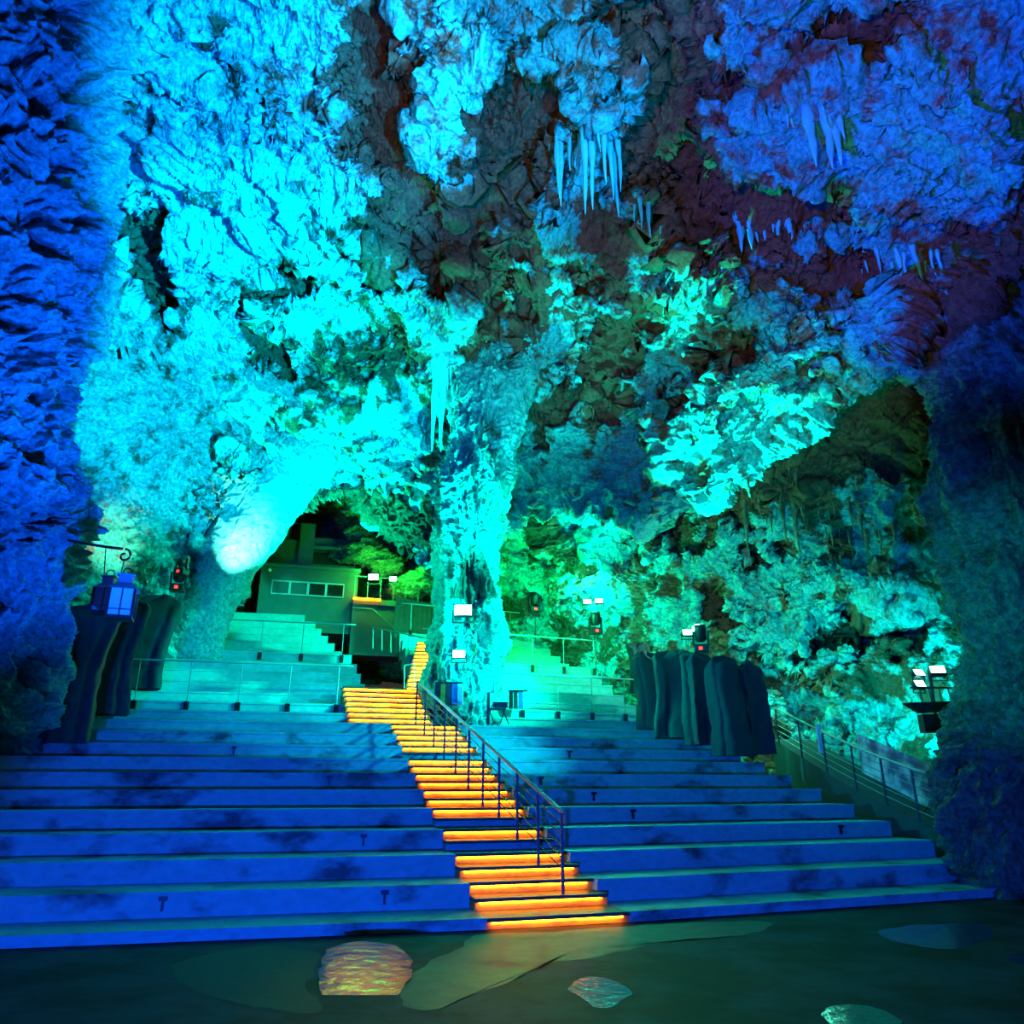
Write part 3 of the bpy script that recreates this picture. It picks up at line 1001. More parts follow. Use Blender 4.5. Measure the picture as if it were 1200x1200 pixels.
# ------------------------------------------------------------------ dark draped covers
def drape(px, pb, ptp, Y, wt, wb_, label, group, seed, yaw=0.0, pl=7, dp=.55, lean=0.0, sag=.12):
    b = at(px, pb, Y); tpt = at(px, ptp, Y)
    h = tpt[2] - b[2]
    t = thing('draped_cover', b, label, 'drape', group, rz=yaw)
    na, nv = 120, 46
    vs = np.zeros((na, nv, 3))
    rnd = np.random.RandomState(seed)
    ph = rnd.rand(4) * 6.28
    pl = 3 + seed % 3
    for j in range(nv):
        v = j / (nv - 1)                       # 0 bottom .. 1 top
        wd = (wb_ * (1 - v) + wt * v) * (1 - sag * math.sin(v * PI) ** 2)
        if v > .93: wd *= math.sqrt(max(0, 1 - ((v - .93) / .07) ** 2)) * .8 + .2 * (v < .999)
        dd_ = dp * (1.1 - .35 * v)
        if v > .93: dd_ *= math.sqrt(max(.02, 1 - ((v - .93) / .07) ** 2))
        for i in range(na):
            a = 2 * PI * i / na
            c, s_ = math.cos(a), math.sin(a)
            e = .6
            x = math.copysign(abs(c) ** e, c) * wd / 2
            y = math.copysign(abs(s_) ** e, s_) * dd_ / 2
            fold = (math.sin(a * pl + ph[0] + v * 1.6 * math.sin(ph[1])) * .8 + math.sin(a * (pl * 2 + 1) + ph[2] - v * 2) * .2)
            k = .10 * (1.15 - .7 * v)
            n = math.hypot(x, y) + 1e-6
            x += c * fold * k; y += s_ * fold * k
            x += lean * (1 - v) + .05 * math.sin(v * 5 + ph[3])
            vs[i, j] = (x, y, v * h + .07 * v * math.sin(a * 3 + ph[1]) + .05 * v * math.sin(a * 5 + ph[2]))
    P_ = vs.reshape(-1, 3)
    P_ = P_ + np.stack([fbm(P_ * 3 + seed, 2), fbm(P_ * 3 + seed + 9, 2), P_[:, 0] * 0], -1) * .03
    o = link('cloth', grid_mesh('cloth', P_, na, nv, True), M['drape'], t)
    # top cap
    top = [tuple(P_[i * nv + nv - 1]) for i in range(na)]
    me = bpy.data.meshes.new('hem'); me.from_pydata(top, [], [tuple(range(na))]); me.update()
    link('gathered_top', me, M['drape'], t)
    return t


GL = 'dark cloths hung at the left end of the terrace'
drape(80, 872, 712, 16.2, 1.15, .75, 'dark draped cloth nearest the blue rock column, gathered narrow at its foot', None, 1, .2, 6, .6, -.1)
drape(128, 838, 704, 17.9, .95, .80, 'middle of the three dark cloths beside the left rock column, behind the lantern', None, 2, .2, 6, .6, -.08)
drape(171, 808, 700, 20.2, 1.10, .95, 'furthest of the left cloths, just right of the blue lantern', None, 3, .2, 7, .6, -.12)
drape(103, 850, 722, 18.6, 1.0, .9, 'shadowed dark cloth tucked between the two nearest left cloths', None, 4, .1, 6, .5)
drape(752, 812, 757, 24.2, .75, .60, 'furthest and shortest cloth of the right-hand line, beside the guard rail', None, 5, .3, 5, .5)
drape(763, 855, 766, 22.4, .75, .66, 'second cloth of the right-hand line, slim and greenish', None, 6, .3, 6, .5)
drape(789, 865, 766, 21.6, .95, .95, 'wide cloth with a blue fold, third in the right-hand line', None, 7, .3, 6, .5)
drape(822, 873, 768, 21.0, .95, .62, 'cloth gathered to a point low down, middle of the right-hand line', None, 8, .3, 5, .5)
drape(857, 886, 773, 20.3, .85, 1.10, 'tallest cloth of the right-hand line, spreading at its foot', None, 9, .3, 5, .5, .12)
drape(886, 884, 777, 20.6, .62, .70, 'rightmost cloth of the right-hand line, against the ramp', None, 10, .3, 5, .5, .12)
drape(806, 860, 764, 22.6, .8, .7, 'shadowed cloth half hidden between the two broad cloths on the right', None, 11, .3, 6, .5)


# ------------------------------------------------------------------ lanterns on a wrought bracket
def lantern(px, pb, ptp, Y, label, glassmat, yaw):
    b = at(px, pb, Y); tp = at(px, ptp, Y); h = tp[2] - b[2]
    t = thing('lantern', b, label, 'lantern', rz=yaw)
    Mx = Matrix.Translation(Vector(b)) @ Matrix.Rotation(yaw, 4, 'Z')
    w = h * .24
    hb = h * .62
    MB().box(-w * 1.05, w * 1.05, -w * 1.05, w * 1.05, 0, h * .05, Mx).build('base', M['black'], t)
    for sx in (-1, 1):
        for sy in (-1, 1):
            MB().box(sx * w - .02, sx * w + .02, sy * w - .02, sy * w + .02, h * .05, hb, Mx).build('corner_bar', M['black'], t)
    g = MB().box(-w * .93, w * .93, -w * .93, w * .93, h * .05, hb, Mx).build('glass', glassmat, t)
    gb = MB()
    for sgn in (-1, 1):
        gb.box(-.008, .008, sgn * w * .97 - .01, sgn * w * .97 + .01, h * .05, hb, Mx)
        gb.box(sgn * w * .97 - .01, sgn * w * .97 + .01, -.008, .008, h * .05, hb, Mx)
        gb.box(-w, w, sgn * w * .97 - .01, sgn * w * .97 + .01, hb * .28, hb * .30, Mx)
    gb.build('glazing_bar', M['black'], g)
    r = MB()
    r.add([tuple(Mx @ Vector(p)) for p in [(-w * 1.2, -w * 1.2, hb), (w * 1.2, -w * 1.2, hb), (w * 1.2, w * 1.2, hb), (-w * 1.2, w * 1.2, hb),
                                          (-w * .6, -w * .6, h * .76), (w * .6, -w * .6, h * .76), (w * .6, w * .6, h * .76), (-w * .6, w * .6, h * .76)]],
          [(3, 2, 1, 0), (4, 5, 6, 7), (0, 1, 5, 4), (1, 2, 6, 5), (2, 3, 7, 6), (3, 0, 4, 7)])
    r.build('roof', M['lantern_metal'], t)
    MB().box(-w * .55, w * .55, -w * .55, w * .55, h * .76, h * .93, Mx).build('chimney', M['lantern_metal'], t)
    MB().box(-w * .7, w * .7, -w * .7, w * .7, h * .93, h * .96, Mx).build('cap', M['lantern_metal'], t)
    ring = [Mx @ Vector((math.cos(a) * .07, 0, h * .96 + .06 + math.sin(a) * .07)) for a in np.linspace(0, 2 * PI, 14)]
    MB().tube(ring, .012, 5, False).build('hanging_ring', M['black'], t)
    return t


M['lantern_metal'] = simple('lantern_painted_metal', (0.16, 0.22, 0.30), rough=.5)
lantern(140, 726, 672, 13.4, 'large square lantern with pale panes hanging in front, lit blue', M['lglass'], .35)
lantern(121, 720, 674, 14.0, 'darker square lantern hanging just behind the blue-lit one', simple('lantern_dark_glass', (.10, .2, .22), rough=.2), .2)
t = thing('wrought_bracket', at(88, 640, 13.6), 'black wrought iron arm with a scroll end reaching out from the left rock column', 'bracket')
arm = [at(80, 633, 13.6), at(100, 637, 13.6), at(125, 641, 13.6), at(143, 643, 13.5)]
MB().tube(arm, .028, 6).build('arm', M['black'], t)
ce = at(146, 650, 13.5)
scr = []
for a in np.linspace(PI / 2, -PI * 1.6, 22):
    rr = .13 * (1 - (PI / 2 - a) / 9.0)
    scr.append((ce[0] + math.cos(a) * rr, ce[1], ce[2] + math.sin(a) * rr - .02))
MB().tube(scr, .02, 6).build('scroll', M['black'], t)
MB().tube([at(146, 655, 13.5), at(142, 672, 13.4)], .010, 5).build('hanging_chain', M['black'], t)
MB().tube([at(124, 641, 13.6), at(122, 673, 13.9)], .010, 5).build('hanging_chain', M['black'], t)


# ------------------------------------------------------------------ stage lights
def head(px, py, Y, yaw, tilt, label, red=True, stand=None, size=1.0, lens=None):
    c = at(px, py, Y)
    base = at(px - 2, stand, Y) if stand else c
    t = thing('moving_head_light' if red else 'floodlight', base, label, 'stage light')
    Mx = Matrix.Translation(Vector(c)) @ Matrix.Rotation(yaw, 4, 'Z') @ Matrix.Scale(size, 4)
    if red:
        MB().box(-.17, .17, -.16, .16, -.16, .02, Mx).build('base_box', M['black'], t, bevel=.02)
        d = MB().box(-.05, .03, -.17, -.155, -.11, -.04, Mx).build('display', M['red_led'], t)
        y = MB()
        y.box(-.19, -.15, -.05, .05, .0, .34, Mx); y.box(.15, .19, -.05, .05, .0, .34, Mx); y.box(-.19, .19, -.05, .05, .0, .035, Mx)
        y.build('yoke', M['black'], t)
        Mh = Mx @ Matrix.Translation(Vector((0, 0, .30))) @ Matrix.Rotation(tilt, 4, 'X')
        MB().lathe([(.10, -.20), (.135, -.14), (.14, .10), (.12, .20), (.05, .205)], n=18, M=Mh).build('head', M['black'], t, smooth=True)
    else:
        Mh = Mx @ Matrix.Rotation(tilt, 4, 'X')
        MB().box(-.22, .22, -.10, .10, -.14, .14, Mh).build('housing', M['black'], t, bevel=.02)
        MB().box(-.19, .19, -.115, -.10, -.11, .11, Mh).build('lens', lens or M['cyan_lamp'], t)
        y = MB(); y.box(-.26, -.23, -.02, .02, -.26, .02, Mx); y.box(.23, .26, -.02, .02, -.26, .02, Mx); y.box(-.26, .26, -.02, .02, -.28, -.25, Mx)
        y.build('yoke', M['dsteel'], t)
    if stand:
        MB().tube([(c[0], c[1], c[2] - .12 * size), (c[0], c[1], base[2])], .022, 6).build('stand_pole', M['dsteel'], t)
        for a in (0, 2.1, 4.2):
            MB().tube([(c[0], c[1], base[2] + .35), (c[0] + math.cos(a) * .35, c[1] + math.sin(a) * .35, base[2] + .01)], .014, 5).build('leg', M['dsteel'], t)
    return t


head(208, 686, 22.5, .3, .6, 'moving head stage light with red display on a pole left of the booth', True, 738, 1.2)
head(213, 668, 22.2, -.2, -.9, 'second dark moving head just above the one with its display by the left wall', True, None, 1.0)
head(281, 668, 27.5, .2, .5, 'moving head light with red display hanging below the white-hot rock', True, None, 1.25)
head(627, 712, 30.0, .2, .3, 'dark stage light on a tall pole, nearest the central column on its right', True, 752, 1.2)
head(698, 737, 28.2, .2, .2, 'stage light with red display below the two cyan lamps on the green wall', True, 775, 1.3)
head(822, 757, 22.3, -.3, .3, 'stage light with glowing red face above the right-hand drapes', True, None, 1.25)
for (px, py, Y, lb) in ((688, 706, 28.4, 'left one of the two small cyan lamps on the green wall'), (702, 705, 28.4, 'right one of the two small cyan lamps on the green wall'),
                        (805, 742, 22.6, 'left one of two cyan lamps above the right-hand drapes'), (816, 738, 22.6, 'right one of two cyan lamps above the right-hand drapes')):
    head(px, py, Y, 0, -.2, lb, False, None, .7)
head(543, 716, 20.1, 0, 0, 'square white-glowing lamp box mounted on the front of the central column', False, None, 1.15, M['white_lamp'])
head(538, 767, 20.1, 0, 0, 'smaller white-glowing lamp low on the front of the central column', False, None, .8, M['white_lamp'])
head(438, 677, 34.0, 0, 0, 'left of two dazzling lamps behind the booth balcony', False, None, 1.1, M['white_lamp'])
head(461, 679, 34.0, 0, 0, 'right of two dazzling lamps behind the booth balcony', False, None, .8, M['white_lamp'])

# light tree on the right
bt = at(1112, 952, 17.0)
t = thing('lighting_stand', bt, 'tall black lighting stand with crossbar and dark boxes before the cyan alcove', 'lighting stand')
topz = at(1090, 792, 17.0)
MB().tube([bt, (topz[0], topz[1], topz[2])], .035, 8).build('pole', M['black'], t)
cb = at(1088, 806, 17.0)
MB().tube([(cb[0] - .40, cb[1], cb[2]), (cb[0] + .55, cb[1], cb[2])], .022, 6).build('crossbar', M['black'], t)
for dx in (-.2, .0, .22, .42):
    MB().tube([(cb[0] + dx, cb[1], cb[2]), (cb[0] + dx + .02, cb[1], cb[2] - .38)], .014, 5).build('hanger', M['black'], t)
b1 = at(1091, 829, 17.0)
MB().add([(b1[0] - .56, b1[1] - .12, b1[2] + .09), (b1[0] + .38, b1[1] - .12, b1[2] + .12), (b1[0] + .34, b1[1] - .12, b1[2] - .10), (b1[0] - .25, b1[1] - .12, b1[2] - .12),
          (b1[0] - .56, b1[1] + .12, b1[2] + .09), (b1[0] + .38, b1[1] + .12, b1[2] + .12), (b1[0] + .34, b1[1] + .12, b1[2] - .10), (b1[0] - .25, b1[1] + .12, b1[2] - .12)],
         [(0, 3, 2, 1), (4, 5, 6, 7), (0, 1, 5, 4), (1, 2, 6, 5), (2, 3, 7, 6), (3, 0, 4, 7)]).build('dimmer_box', M['black'], t)
b2 = at(1096, 848, 17.0)
MB().box(b2[0] - .30, b2[0] + .27, b2[1] - .12, b2[1] + .12, b2[2] - .19, b2[2] + .19).build('control_box', M['black'], t)
b3 = at(1103, 866, 17.0)
MB().box(b3[0] - .02, b3[0] + .16, b3[1] - .05, b3[1] + .05, b3[2] - .03, b3[2] + .03).build('clamp', M['black'], t)
for a in (.4, 2.5, 4.6):
    MB().tube([(bt[0] - .03, bt[1], bt[2] + .55), (bt[0] + math.cos(a) * .45, bt[1] + math.sin(a) * .45, bt[2] + .01)], .018, 5).build('leg', M['black'], t)
head(1075, 790, 16.9, .3, -.5, 'upper left cyan lamp on the lighting stand', False, None, .62)
head(1076, 803, 16.9, .3, -.5, 'lower left cyan lamp on the lighting stand', False, None, .62)
head(1098, 787, 16.9, -.2, -.5, 'right cyan lamp on the lighting stand', False, None, .75)

# ------------------------------------------------------------------ control booth
BY = math.radians(15.0)
bo = at(300, 722, 33.0)
booth = thing('control_booth', bo, 'flat concrete control booth with a strip of four windows above the left terrace', 'booth', rz=BY)
Mb = Matrix.Translation(Vector(bo)) @ Matrix.Rotation(BY, 4, 'Z')
MB().box(0, 4.25, 0, 3.2, -.6, 2.25, Mb).build('wall', M['booth'], booth)
MB().box(-.08, 4.35, -.10, 3.3, 2.25, 2.40, Mb).build('roof_slab', M['booth'], booth)
for i in range(4):
    x0 = .50 + i * .79
    fr = MB()
    fr.box(x0, x0 + .79, -.05, .02, 1.02, 1.07, Mb); fr.box(x0, x0 + .79, -.05, .02, 1.60, 1.66, Mb)
    fr.box(x0, x0 + .05, -.05, .02, 1.02, 1.66, Mb); fr.box(x0 + .74, x0 + .79, -.05, .02, 1.02, 1.66, Mb)
    f_ = fr.build('window_frame', M['frame'], booth)
    MB().box(x0 + .05, x0 + .74, -.02, .01, 1.07, 1.60, Mb).build('pane', M['glassfrost'] if i < 2 else M['glassdark'], f_)
MB().lathe([(.06, 0), (.08, .05), (.08, .12), (.03, .16)], c=tuple(Mb @ Vector((.35, -.12, 2.0))), n=12).build('wall_lamp', M['paper'], booth)
# upper storey set back behind the booth roof
uo = at(318, 655, 36.0)
up = thing('upper_gallery', uo, 'small concrete gallery with a square pillar standing behind the booth roof', 'building', rz=BY)
Mu = Matrix.Translation(Vector(uo)) @ Matrix.Rotation(BY, 4, 'Z')
MB().box(-.1, 1.35, 0, 1.6, -.5, 1.05, Mu).build('parapet', M['booth'], up)
MB().box(1.25, 1.95, -.2, .4, -.5, 1.9, Mu).build('pillar', M['booth'], up)
MB().box(1.9, 4.1, .3, 1.9, -.5, 0.0, Mu).build('plinth', M['booth'], up)
MB().box(1.9, 4.1, .9, 1.0, .0, .75, Mu).build('dark_opening_sheet', M['glassdark'], up)  # dark sheet standing in for the shade inside the opening
MB().box(1.8, 4.2, .2, 1.9, .75, .90, Mu).build('lintel', M['booth'], up)
MB().box(1.95, 3.9, .8, 1.6, .9, 1.5, Mu).build('back_wall', M['booth'], up)
MB().tube([Mu @ Vector((-.1, .1, 1.95)), Mu @ Vector((1.3, .1, 1.95))], .03, 6).build('rail', M['steel'], up)
MB().box(.1, .75, .4, .9, 1.05, 1.7, Mu).build('crate', M['wood'], up)

# balcony and stairs right of the booth
yo = at(414, 700, 33.6)
bal = thing('access_balcony', yo, 'raised balcony with thin rails and an amber light strip right of the booth', 'balcony', rz=BY)
My = Matrix.Translation(Vector(yo)) @ Matrix.Rotation(BY, 4, 'Z')
MB().box(0, 3.6, .2, 2.0, -.25, 0, My).build('deck', M['booth'], bal)
MB().box(0, 3.5, .3, 2.0, -2.5, -.25, My).build('support_wall', M['booth'], bal)
MB().box(.02, 1.22, .12, .2, -.04, .03, My).build('amber_strip', M['orange_led'], bal)
for i in range(7):
    MB().tube([My @ Vector((.05 + i * .58, .25, 0)), My @ Vector((.05 + i * .58, .25, 1.05))], .018, 6).build('post', M['steel'], bal)
MB().tube([My @ Vector((0, .25, 1.05)), My @ Vector((3.6, .25, 1.05))], .022, 6).build('top_rail', M['steel'], bal)
MB().tube([My @ Vector((0, .1, -.45)), My @ Vector((.9, .1, -.45)), My @ Vector((2.4, -.6, -1.9))], .022, 6).build('stair_rail', M['steel'], bal)
wo = at(464, 700, 31.5)
wsc = thing('timber_screen', wo, 'brown boarded screen below the balcony beside the central column', 'screen', rz=.1)
wt = Matrix.Translation(Vector(wo)) @ Matrix.Rotation(.1, 4, 'Z')
for i in range(9):
    x0 = i * .19
    MB().box(x0, x0 + .165, 0, .05, -1.7 + (.0), .0 - i * .03, wt).build('board', M['wood'], wsc)
MB().box(0, 1.7, -.03, 0, -.35, -.27, wt).build('cross_rail', M['wood'], wsc)

# ------------------------------------------------------------------ things at the foot of the central column
sp = at(572, 849, 18.9)
t = thing('sign_post', sp, 'slim dark post with a grey square sign in front of the central column', 'sign')
tp_ = at(572, 812, 18.9)
MB().box(sp[0] - .035, sp[0] + .035, sp[1] - .035, sp[1] + .035, sp[2], tp_[2]).build('post', M['black'], t)
MB().box(sp[0] - .14, sp[0] + .14, sp[1] - .02, sp[1] + .02, tp_[2], tp_[2] + .34).build('sign_board', simple('grey_sign', (.12, .17, .17)), t)
ch = at(583, 848, 19.1)
t = thing('folding_chair', ch, 'dark folding chair standing right of the sign post', 'chair')
for sx in (-.17, .17):
    MB().tube([(ch[0] + sx - .1, ch[1] - .2, ch[2]), (ch[0] + sx + .08, ch[1] + .12, ch[2] + .52)], .014, 5).build('leg', M['black'], t)
    MB().tube([(ch[0] + sx + .1, ch[1] + .2, ch[2]), (ch[0] + sx - .06, ch[1] - .12, ch[2] + .36)], .014, 5).build('leg', M['black'], t)
MB().box(ch[0] - .19, ch[0] + .19, ch[1] - .16, ch[1] + .16, ch[2] + .32, ch[2] + .35).build('seat', M['black'], t)
MB().box(ch[0] - .11, ch[0] + .25, ch[1] + .10, ch[1] + .13, ch[2] + .38, ch[2] + .52).build('backrest', M['black'], t)


def bin_(px, py, Y, w, h, cols, label):
    c = at(px, py, Y)
    t = thing('litter_bin', c, label, 'bin')
    n = len(cols)
    for i, m in enumerate(cols):
        x0 = c[0] - w / 2 + w * i / n
        MB().box(x0 + .008, x0 + w / n - .008, c[1] - .15, c[1] + .15, c[2], c[2] + h).build('bin_body', m, t)
        MB().box(x0, x0 + w / n, c[1] - .16, c[1] + .16, c[2] + h, c[2] + h + .04).build('lid', M['black'], t)


M['bin_blue'] = simple('bin_blue', (.02, .15, .5)); M['bin_orange'] = simple('bin_orange', (.7, .2, .02)); M['bin_pale'] = simple('bin_pale', (.5, .8, .85))
bin_(526, 826, 19.6, .70, .50, [M['black'], M['bin_orange'], M['dsteel'], M['bin_blue'], M['bin_pale']], 'row of orange, blue and pale bins at the foot of the central column')
bin_(607, 830, 21.9, .52, .44, [M['black'], M['dsteel'], M['bin_blue'], M['bin_pale']], 'small blue and pale bins right of the central column below the guard rail')

# ------------------------------------------------------------------ ramp and railing on the right
rp_ = [at(1128, 985, 14.9), at(1060, 955, 17.0), at(990, 918, 19.5), at(905, 866, 24.0)]
ramp = thing('access_ramp', rp_[0], 'narrow concrete ramp climbing behind the right end of the seats', 'ramp')
rb = MB()
for i in range(3):
    a, b_ = rp_[i], rp_[i + 1]
    o_ = np.array([1.3, .35, 0])
    rb.prism([a[:2] + o_[:2], b_[:2] + o_[:2], b_[:2], a[:2]], -.05, [a[2], b_[2], b_[2], a[2]])
rb.build('ramp_slab', M['drape'], ramp)
rr_ = thing('ramp_railing', rp_[0], 'metal railing with thin bars descending along the ramp on the right', 'railing')
pts_b = []
for x in (1122, 1080, 1042, 1006, 973, 945, 915):
    k = [1128, 1060, 990, 905]
    f = np.interp(-x, [-v for v in k], [0, 1, 2, 3])
    i = min(int(f), 2); g = f - i
    pts_b.append(rp_[i] * (1 - g) + rp_[i + 1] * g)
tops = [Vector(p) + Vector((0, 0, 1.0)) for p in pts_b]
for p, q in zip(pts_b, tops):
    MB().tube([p, q], .026, 6).build('post', M['dsteel'], rr_)
MB().tube(tops, .032, 8).build('top_rail', M['steel'], rr_, smooth=True)
for k in range(5):
    MB().tube([q - Vector((0, 0, .16 + .16 * k)) for q in tops], .010, 5).build('bar', M['steel'], rr_)
nb = [at(958, 878, 20.6), at(972, 884, 20.1)]
t = thing('notice_panel', nb[0], 'pale upright notice panel fixed to the ramp railing', 'panel')
MB().box(nb[0][0], nb[1][0], nb[0][1] - .12, nb[0][1] - .08, nb[0][2] - .1, nb[0][2] + .62).build('sheet', M['paper'], t)
pv = thing('painted_panel', at(1080, 930, 18.4), 'purple and white mottled panel hung behind the ramp railing', 'panel')
M['mural'] = simple('mottled_purple_sheet', (.20, .14, .24), rough=.6)
_nt = M['mural'].node_tree
_n = _nt.nodes.new('ShaderNodeTexNoise'); _n.inputs['Scale'].default_value = 1.6; _n.inputs['Detail'].default_value = 5
_r = _nt.nodes.new('ShaderNodeValToRGB')
_r.color_ramp.elements[0].position = .42; _r.color_ramp.elements[0].color = (.16, .09, .20, 1)
_r.color_ramp.elements[1].position = .62; _r.color_ramp.elements[1].color = (.75, .72, .8, 1)
_tc = _nt.nodes.new('ShaderNodeTexCoord')
_nt.links.new(_tc.outputs['Object'], _n.inputs['Vector']); _nt.links.new(_n.outputs['Fac'], _r.inputs[0])
_nt.links.new(_r.outputs[0], _nt.nodes['Principled BSDF'].inputs['Base Color'])
q0 = at(1000, 905, 20.2); q1 = at(1118, 968, 16.6)
pm = MB()
dn = np.array([.35, .2, 0]) * .12
vs = []
for z_ in (0.0, .95):
    for q, o_ in ((q0, 0), (q1, 0), (q1, 1), (q0, 1)):
        p = q + np.array([.25, .1, z_]) + dn * o_
        vs.append(p)
pm.add(vs, [(3, 2, 1, 0), (4, 5, 6, 7), (0, 1, 5, 4), (1, 2, 6, 5), (2, 3, 7, 6), (3, 0, 4, 7)])
pm.build('sheet', M['mural'], pv)


lf = MB()
lf.prism([(-7.5, 24.0), (-3.3, 24.6), (-3.0, 33.5), (-7.5, 33.5)], 0, 4.25)
tag(lf.build('floor_landing', M['tread']), kind='structure')
# ------------------------------------------------------------------ rocks
def boulder(px, py, Y, r, mat, label, seed, sq=(1, 1, .7), name='boulder'):
    c = at(px, py, Y)
    th = np.linspace(0, 2 * PI, 70, endpoint=False); ph = np.linspace(0, PI, 44)
    T, F = np.meshgrid(th, ph, indexing='ij')
    N = np.stack([np.sin(F) * np.cos(T), np.sin(F) * np.sin(T), -np.cos(F)], -1).reshape(-1, 3)
    k = .9 + .42 * fbm(N * 1.7 + seed * 7.1, 4, .6) + .16 * ridged(N * 3.5 + seed, 3)
    P_ = N * k[:, None] * r * np.array(sq)
    st = np.zeros(len(P_))
    o = link(name, grid_mesh(name, P_, 70, 44, True, st), mat)
    o.location = tuple(c)
    tag(o, label, 'rock')
    return o


M['green_rock'] = rock_mat('green_lit_rock', (0.40, 0.66, 0.30), (0.10, 0.20, 0.05), thr=(.45, .65))  # bare rock with the green lamplight put into its colour
BL = [(405, 585, 37, .9, 'green-lit knob of rock right under the top of the dark arch'), (422, 597, 37, .9, 'bright green wedge of rock below the arch, right of the topmost knob'),
      (418, 625, 37, .7, 'round green rock between the arch and the green-lit heap'), (430, 648, 36.5, 1.3, 'large bright green-lit rock above the dazzling lamps'),
      (452, 662, 36.5, 1.1, 'green-lit rock just above the right dazzling lamp'), (478, 690, 35.5, 1.1, 'pale green slanting rock behind the balcony rail, left one'),
      (500, 680, 35, 1.2, 'bright green rock against the dark flank of the central column'), (404, 650, 37.5, .9, 'dull green rock between gallery and green-lit heap')]
for i, (px, py, Y, r, lb) in enumerate(BL):
    boulder(px, py, Y, r * .62, M['green_rock'], lb, i + 1, (1.25, .8, .7))


# ------------------------------------------------------------------ stalactites
def cloud(o):
    n = len(o.data.vertices)
    a = np.empty(n * 3, dtype=np.float32); o.data.vertices.foreach_get('co', a)
    a = a.reshape(-1, 3).astype(np.float64)
    qx, qy = project(a)
    k = (qx > -20) & (qx < 1220) & (qy > -60) & (qy < 760)
    return a[k], qx[k], qy[k]


CV, CX, CY = [np.concatenate(q) for q in zip(cloud(vlt), cloud(wr))]
CD = np.linalg.norm(CV - np.array([0, 0, CAM_H]), axis=1)


def on_rock(px, py):
    m = np.nonzero((np.abs(CX - px) < 5) & (np.abs(CY - py) < 5))[0]
    if len(m) == 0: return None
    return CV[m[np.argmin(CD[m])]]


def stalactites(cx, cy, Y, wpx, n, lmin, lmax, label, seed, mat, rad=.10):
    rnd = random.Random(seed)
    o0 = at(cx, cy, Y)
    t = thing('stalactite_cluster', o0, label, 'stalactites')
    for i in range(n):
        px = cx + (i / (max(1, n - 1)) - .5) * wpx + rnd.uniform(-.6, .6) * wpx / n
        q_ = rnd.random()
        ln = lmin * .5 + (lmax - lmin * .5) * q_ ** 1.6
        py_ = cy + rnd.uniform(-8, 8)
        p = on_rock(px, py_)
        p = at(px, py_, Y) if p is None else p + np.array([0, .10, .05])
        r0 = rad * (.45 + .8 * q_)
        pts = []; rs = []
        for k in range(9):
            f = k / 8
            pts.append((p[0] + .02 * math.sin(f * 5 + i * 2.4), p[1] + .02 * math.cos(f * 5 + i * 1.7), p[2] + .5 - (ln + .5) * f))
            rs.append(r0 * (1.3 * (1 - f) ** .7 + .10) * (1 + .22 * math.sin(f * 15 + i * 1.9)))
        MB().tube(pts, rs, 8).build('stalactite', mat, t, smooth=True)


ST = M['rock_dark']; SW = simple('pale_calcite', (.06, .58, .62), rough=.45, bump=.6, bscale=7, var=.3)
stalactites(517, 428, 20.3, 20, 7, 1.6, 3.6, 'long ribbed stalactite curtain hanging just left of the central column', 1, SW, .10)
stalactites(690, 165, 13.4, 80, 16, .7, 2.2, 'row of thin stalactites hanging from the blue ledge at upper centre', 2, SW, .06)
stalactites(762, 240, 14.0, 36, 6, .4, 1.1, 'small stalactites below the dark hollow in the upper centre', 3, SW, .05)
stalactites(960, 140, 10.6, 60, 10, .5, 1.4, 'blue stalactites in the upper right of the vault', 4, SW, .09)
stalactites(560, 50, 12.2, 14, 4, .4, .9, 'tiny group of stalactites high up right of the long brown gully', 5, SW, .06)
stalactites(895, 265, 12.6, 50, 8, .4, .9, 'stubby pale stalactites below the large brown hollow', 6, SW, .09)
stalactites(1060, 310, 11.8, 90, 11, .3, .8, 'short stalactites on the lip above the dark right-hand ledge', 7, SW, .05)
stalactites(940, 600, 20.8, 120, 14, .6, 1.6, 'greenish stalactite fringe on the shaded right-hand wall', 8, ST, .07)
stalactites(1000, 635, 19.6, 90, 10, .3, .9, 'pale stalactite fringe above the cyan alcove', 9, ST, .05)
stalactites(905, 555, 18.6, 60, 7, .3, .8, 'small stalactites under the lit overhang, far right of the column', 10, ST, .08)

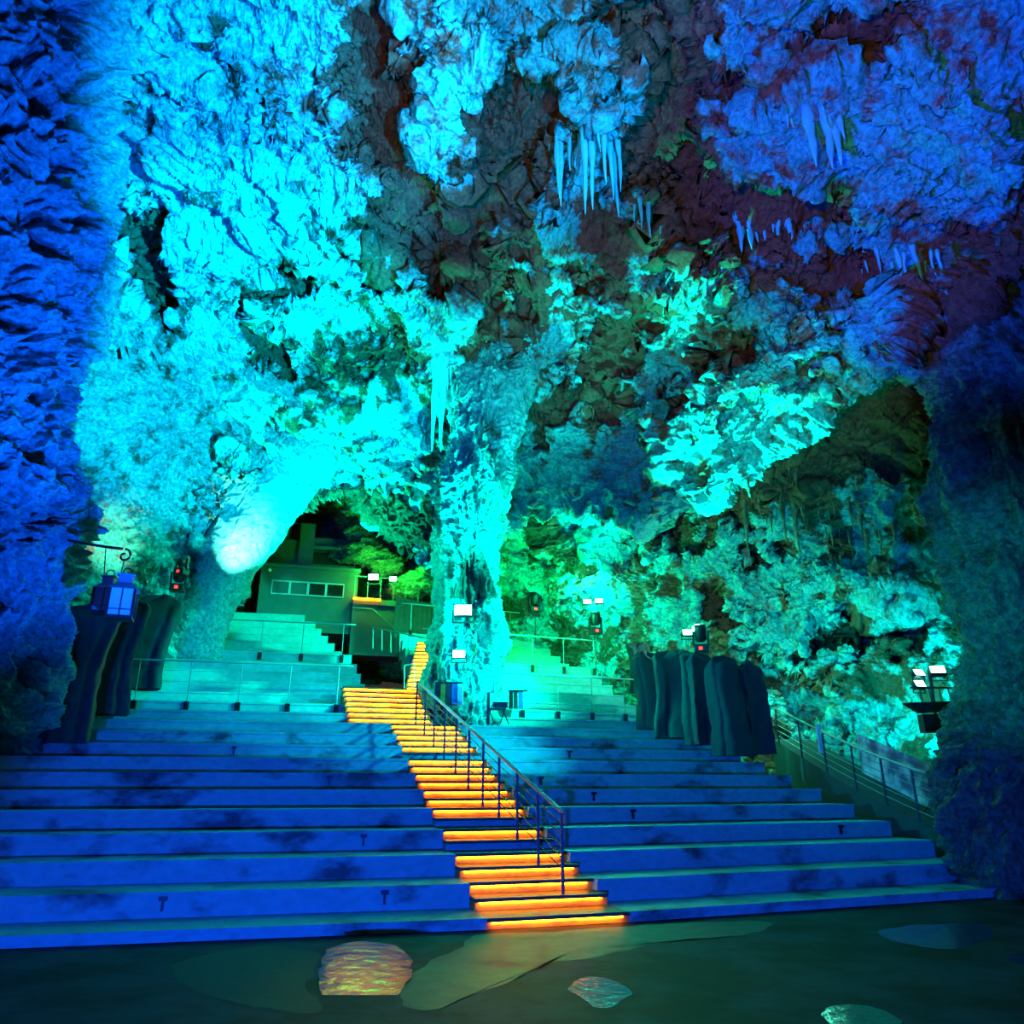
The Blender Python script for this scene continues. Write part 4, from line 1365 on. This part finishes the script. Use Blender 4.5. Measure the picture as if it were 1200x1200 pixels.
# ------------------------------------------------------------------ wet patches on the stage floor
M['damp2'] = simple('damp_floor_dull', (0.010, 0.035, 0.035), rough=.6, bump=.4, bscale=4, spec=.1)
def puddle(poly, label, seed, tilt=(0, 0), mat=None, z0=0.0):
    """poly in photo pixels on the floor"""
    W_ = []
    for (px, py) in poly:
        d = at(px, py, 1.0) - np.array([0, 0, CAM_H])
        k = -CAM_H / d[2]
        W_.append(np.array([d[0] * k, d[1] * k]))
    W_ = np.array(W_)
    c = W_.mean(0)
    # smooth closed outline
    n = len(W_); out = []
    rnd = np.random.RandomState(seed)
    for i in range(n):
        p0, p1, p2, p3 = W_[i - 1], W_[i], W_[(i + 1) % n], W_[(i + 2) % n]
        for f in np.linspace(0, 1, 10, endpoint=False):
            q = 0.5 * ((2 * p1) + (-p0 + p2) * f + (2 * p0 - 5 * p1 + 4 * p2 - p3) * f * f + (-p0 + 3 * p1 - 3 * p2 + p3) * f ** 3)
            out.append(q)
    out = np.array(out)
    o3 = np.concatenate([out, out[:, :1] * 0 + seed], 1)
    out = out + np.stack([fbm(o3 * 3.1, 3), fbm(o3 * 3.1 + 7, 3)], -1) * .05
    rings = 12
    vs = []; fs = []
    m = len(out)
    for r in range(rings + 1):
        f = 1 - r / rings
        for q in out:
            p = c + (q - c) * f
            zz = .0025 + z0 + (p[0] - c[0]) * tilt[0] + (p[1] - c[1]) * tilt[1]
            vs.append((p[0], p[1], zz))
    for r in range(rings):
        for i in range(m):
            j = (i + 1) % m
            fs.append((r * m + i, r * m + j, (r + 1) * m + j, (r + 1) * m + i))
    me = bpy.data.meshes.new('puddle'); me.from_pydata(vs, [], fs); me.update()
    o = link('puddle', me, mat or M['wet'], None, True)
    tag(o, label, 'puddle')


puddle([(560, 1096), (650, 1092), (700, 1088), (800, 1082), (900, 1080), (880, 1094), (800, 1102), (740, 1112), (690, 1124), (640, 1130), (600, 1150), (560, 1165), (490, 1185), (470, 1160), (500, 1130), (540, 1110)],
       'long irregular wet patch at the foot of the amber stairs', 1, mat=M['damp'])
puddle([(385, 1120), (430, 1112), (475, 1122), (480, 1150), (450, 1172), (400, 1178), (372, 1150)], 'wet patch mirroring amber light left of the stairs foot', 2, (.0, .038), z0=.028)
puddle([(668, 1155), (690, 1146), (715, 1148), (742, 1165), (715, 1180), (688, 1176)], 'small rounded puddle below the centre of the stairs', 3)
puddle([(1030, 1092), (1080, 1084), (1150, 1084), (1165, 1098), (1120, 1112), (1060, 1106)], 'shallow wet patch in front of the right end of the rows', 4)
puddle([(960, 1184), (1000, 1178), (1040, 1186), (1050, 1200), (980, 1204)], 'dim puddle at the lower right edge of the floor', 5)
puddle([(1176, 1120), (1215, 1116), (1220, 1126), (1190, 1128)], 'sliver of water at the far right of the floor', 6)
puddle([(205, 1130), (300, 1110), (372, 1118), (360, 1150), (372, 1185), (300, 1180), (230, 1160)], 'broad dull wet patch on the left part of the floor', 7, mat=M['damp2'])
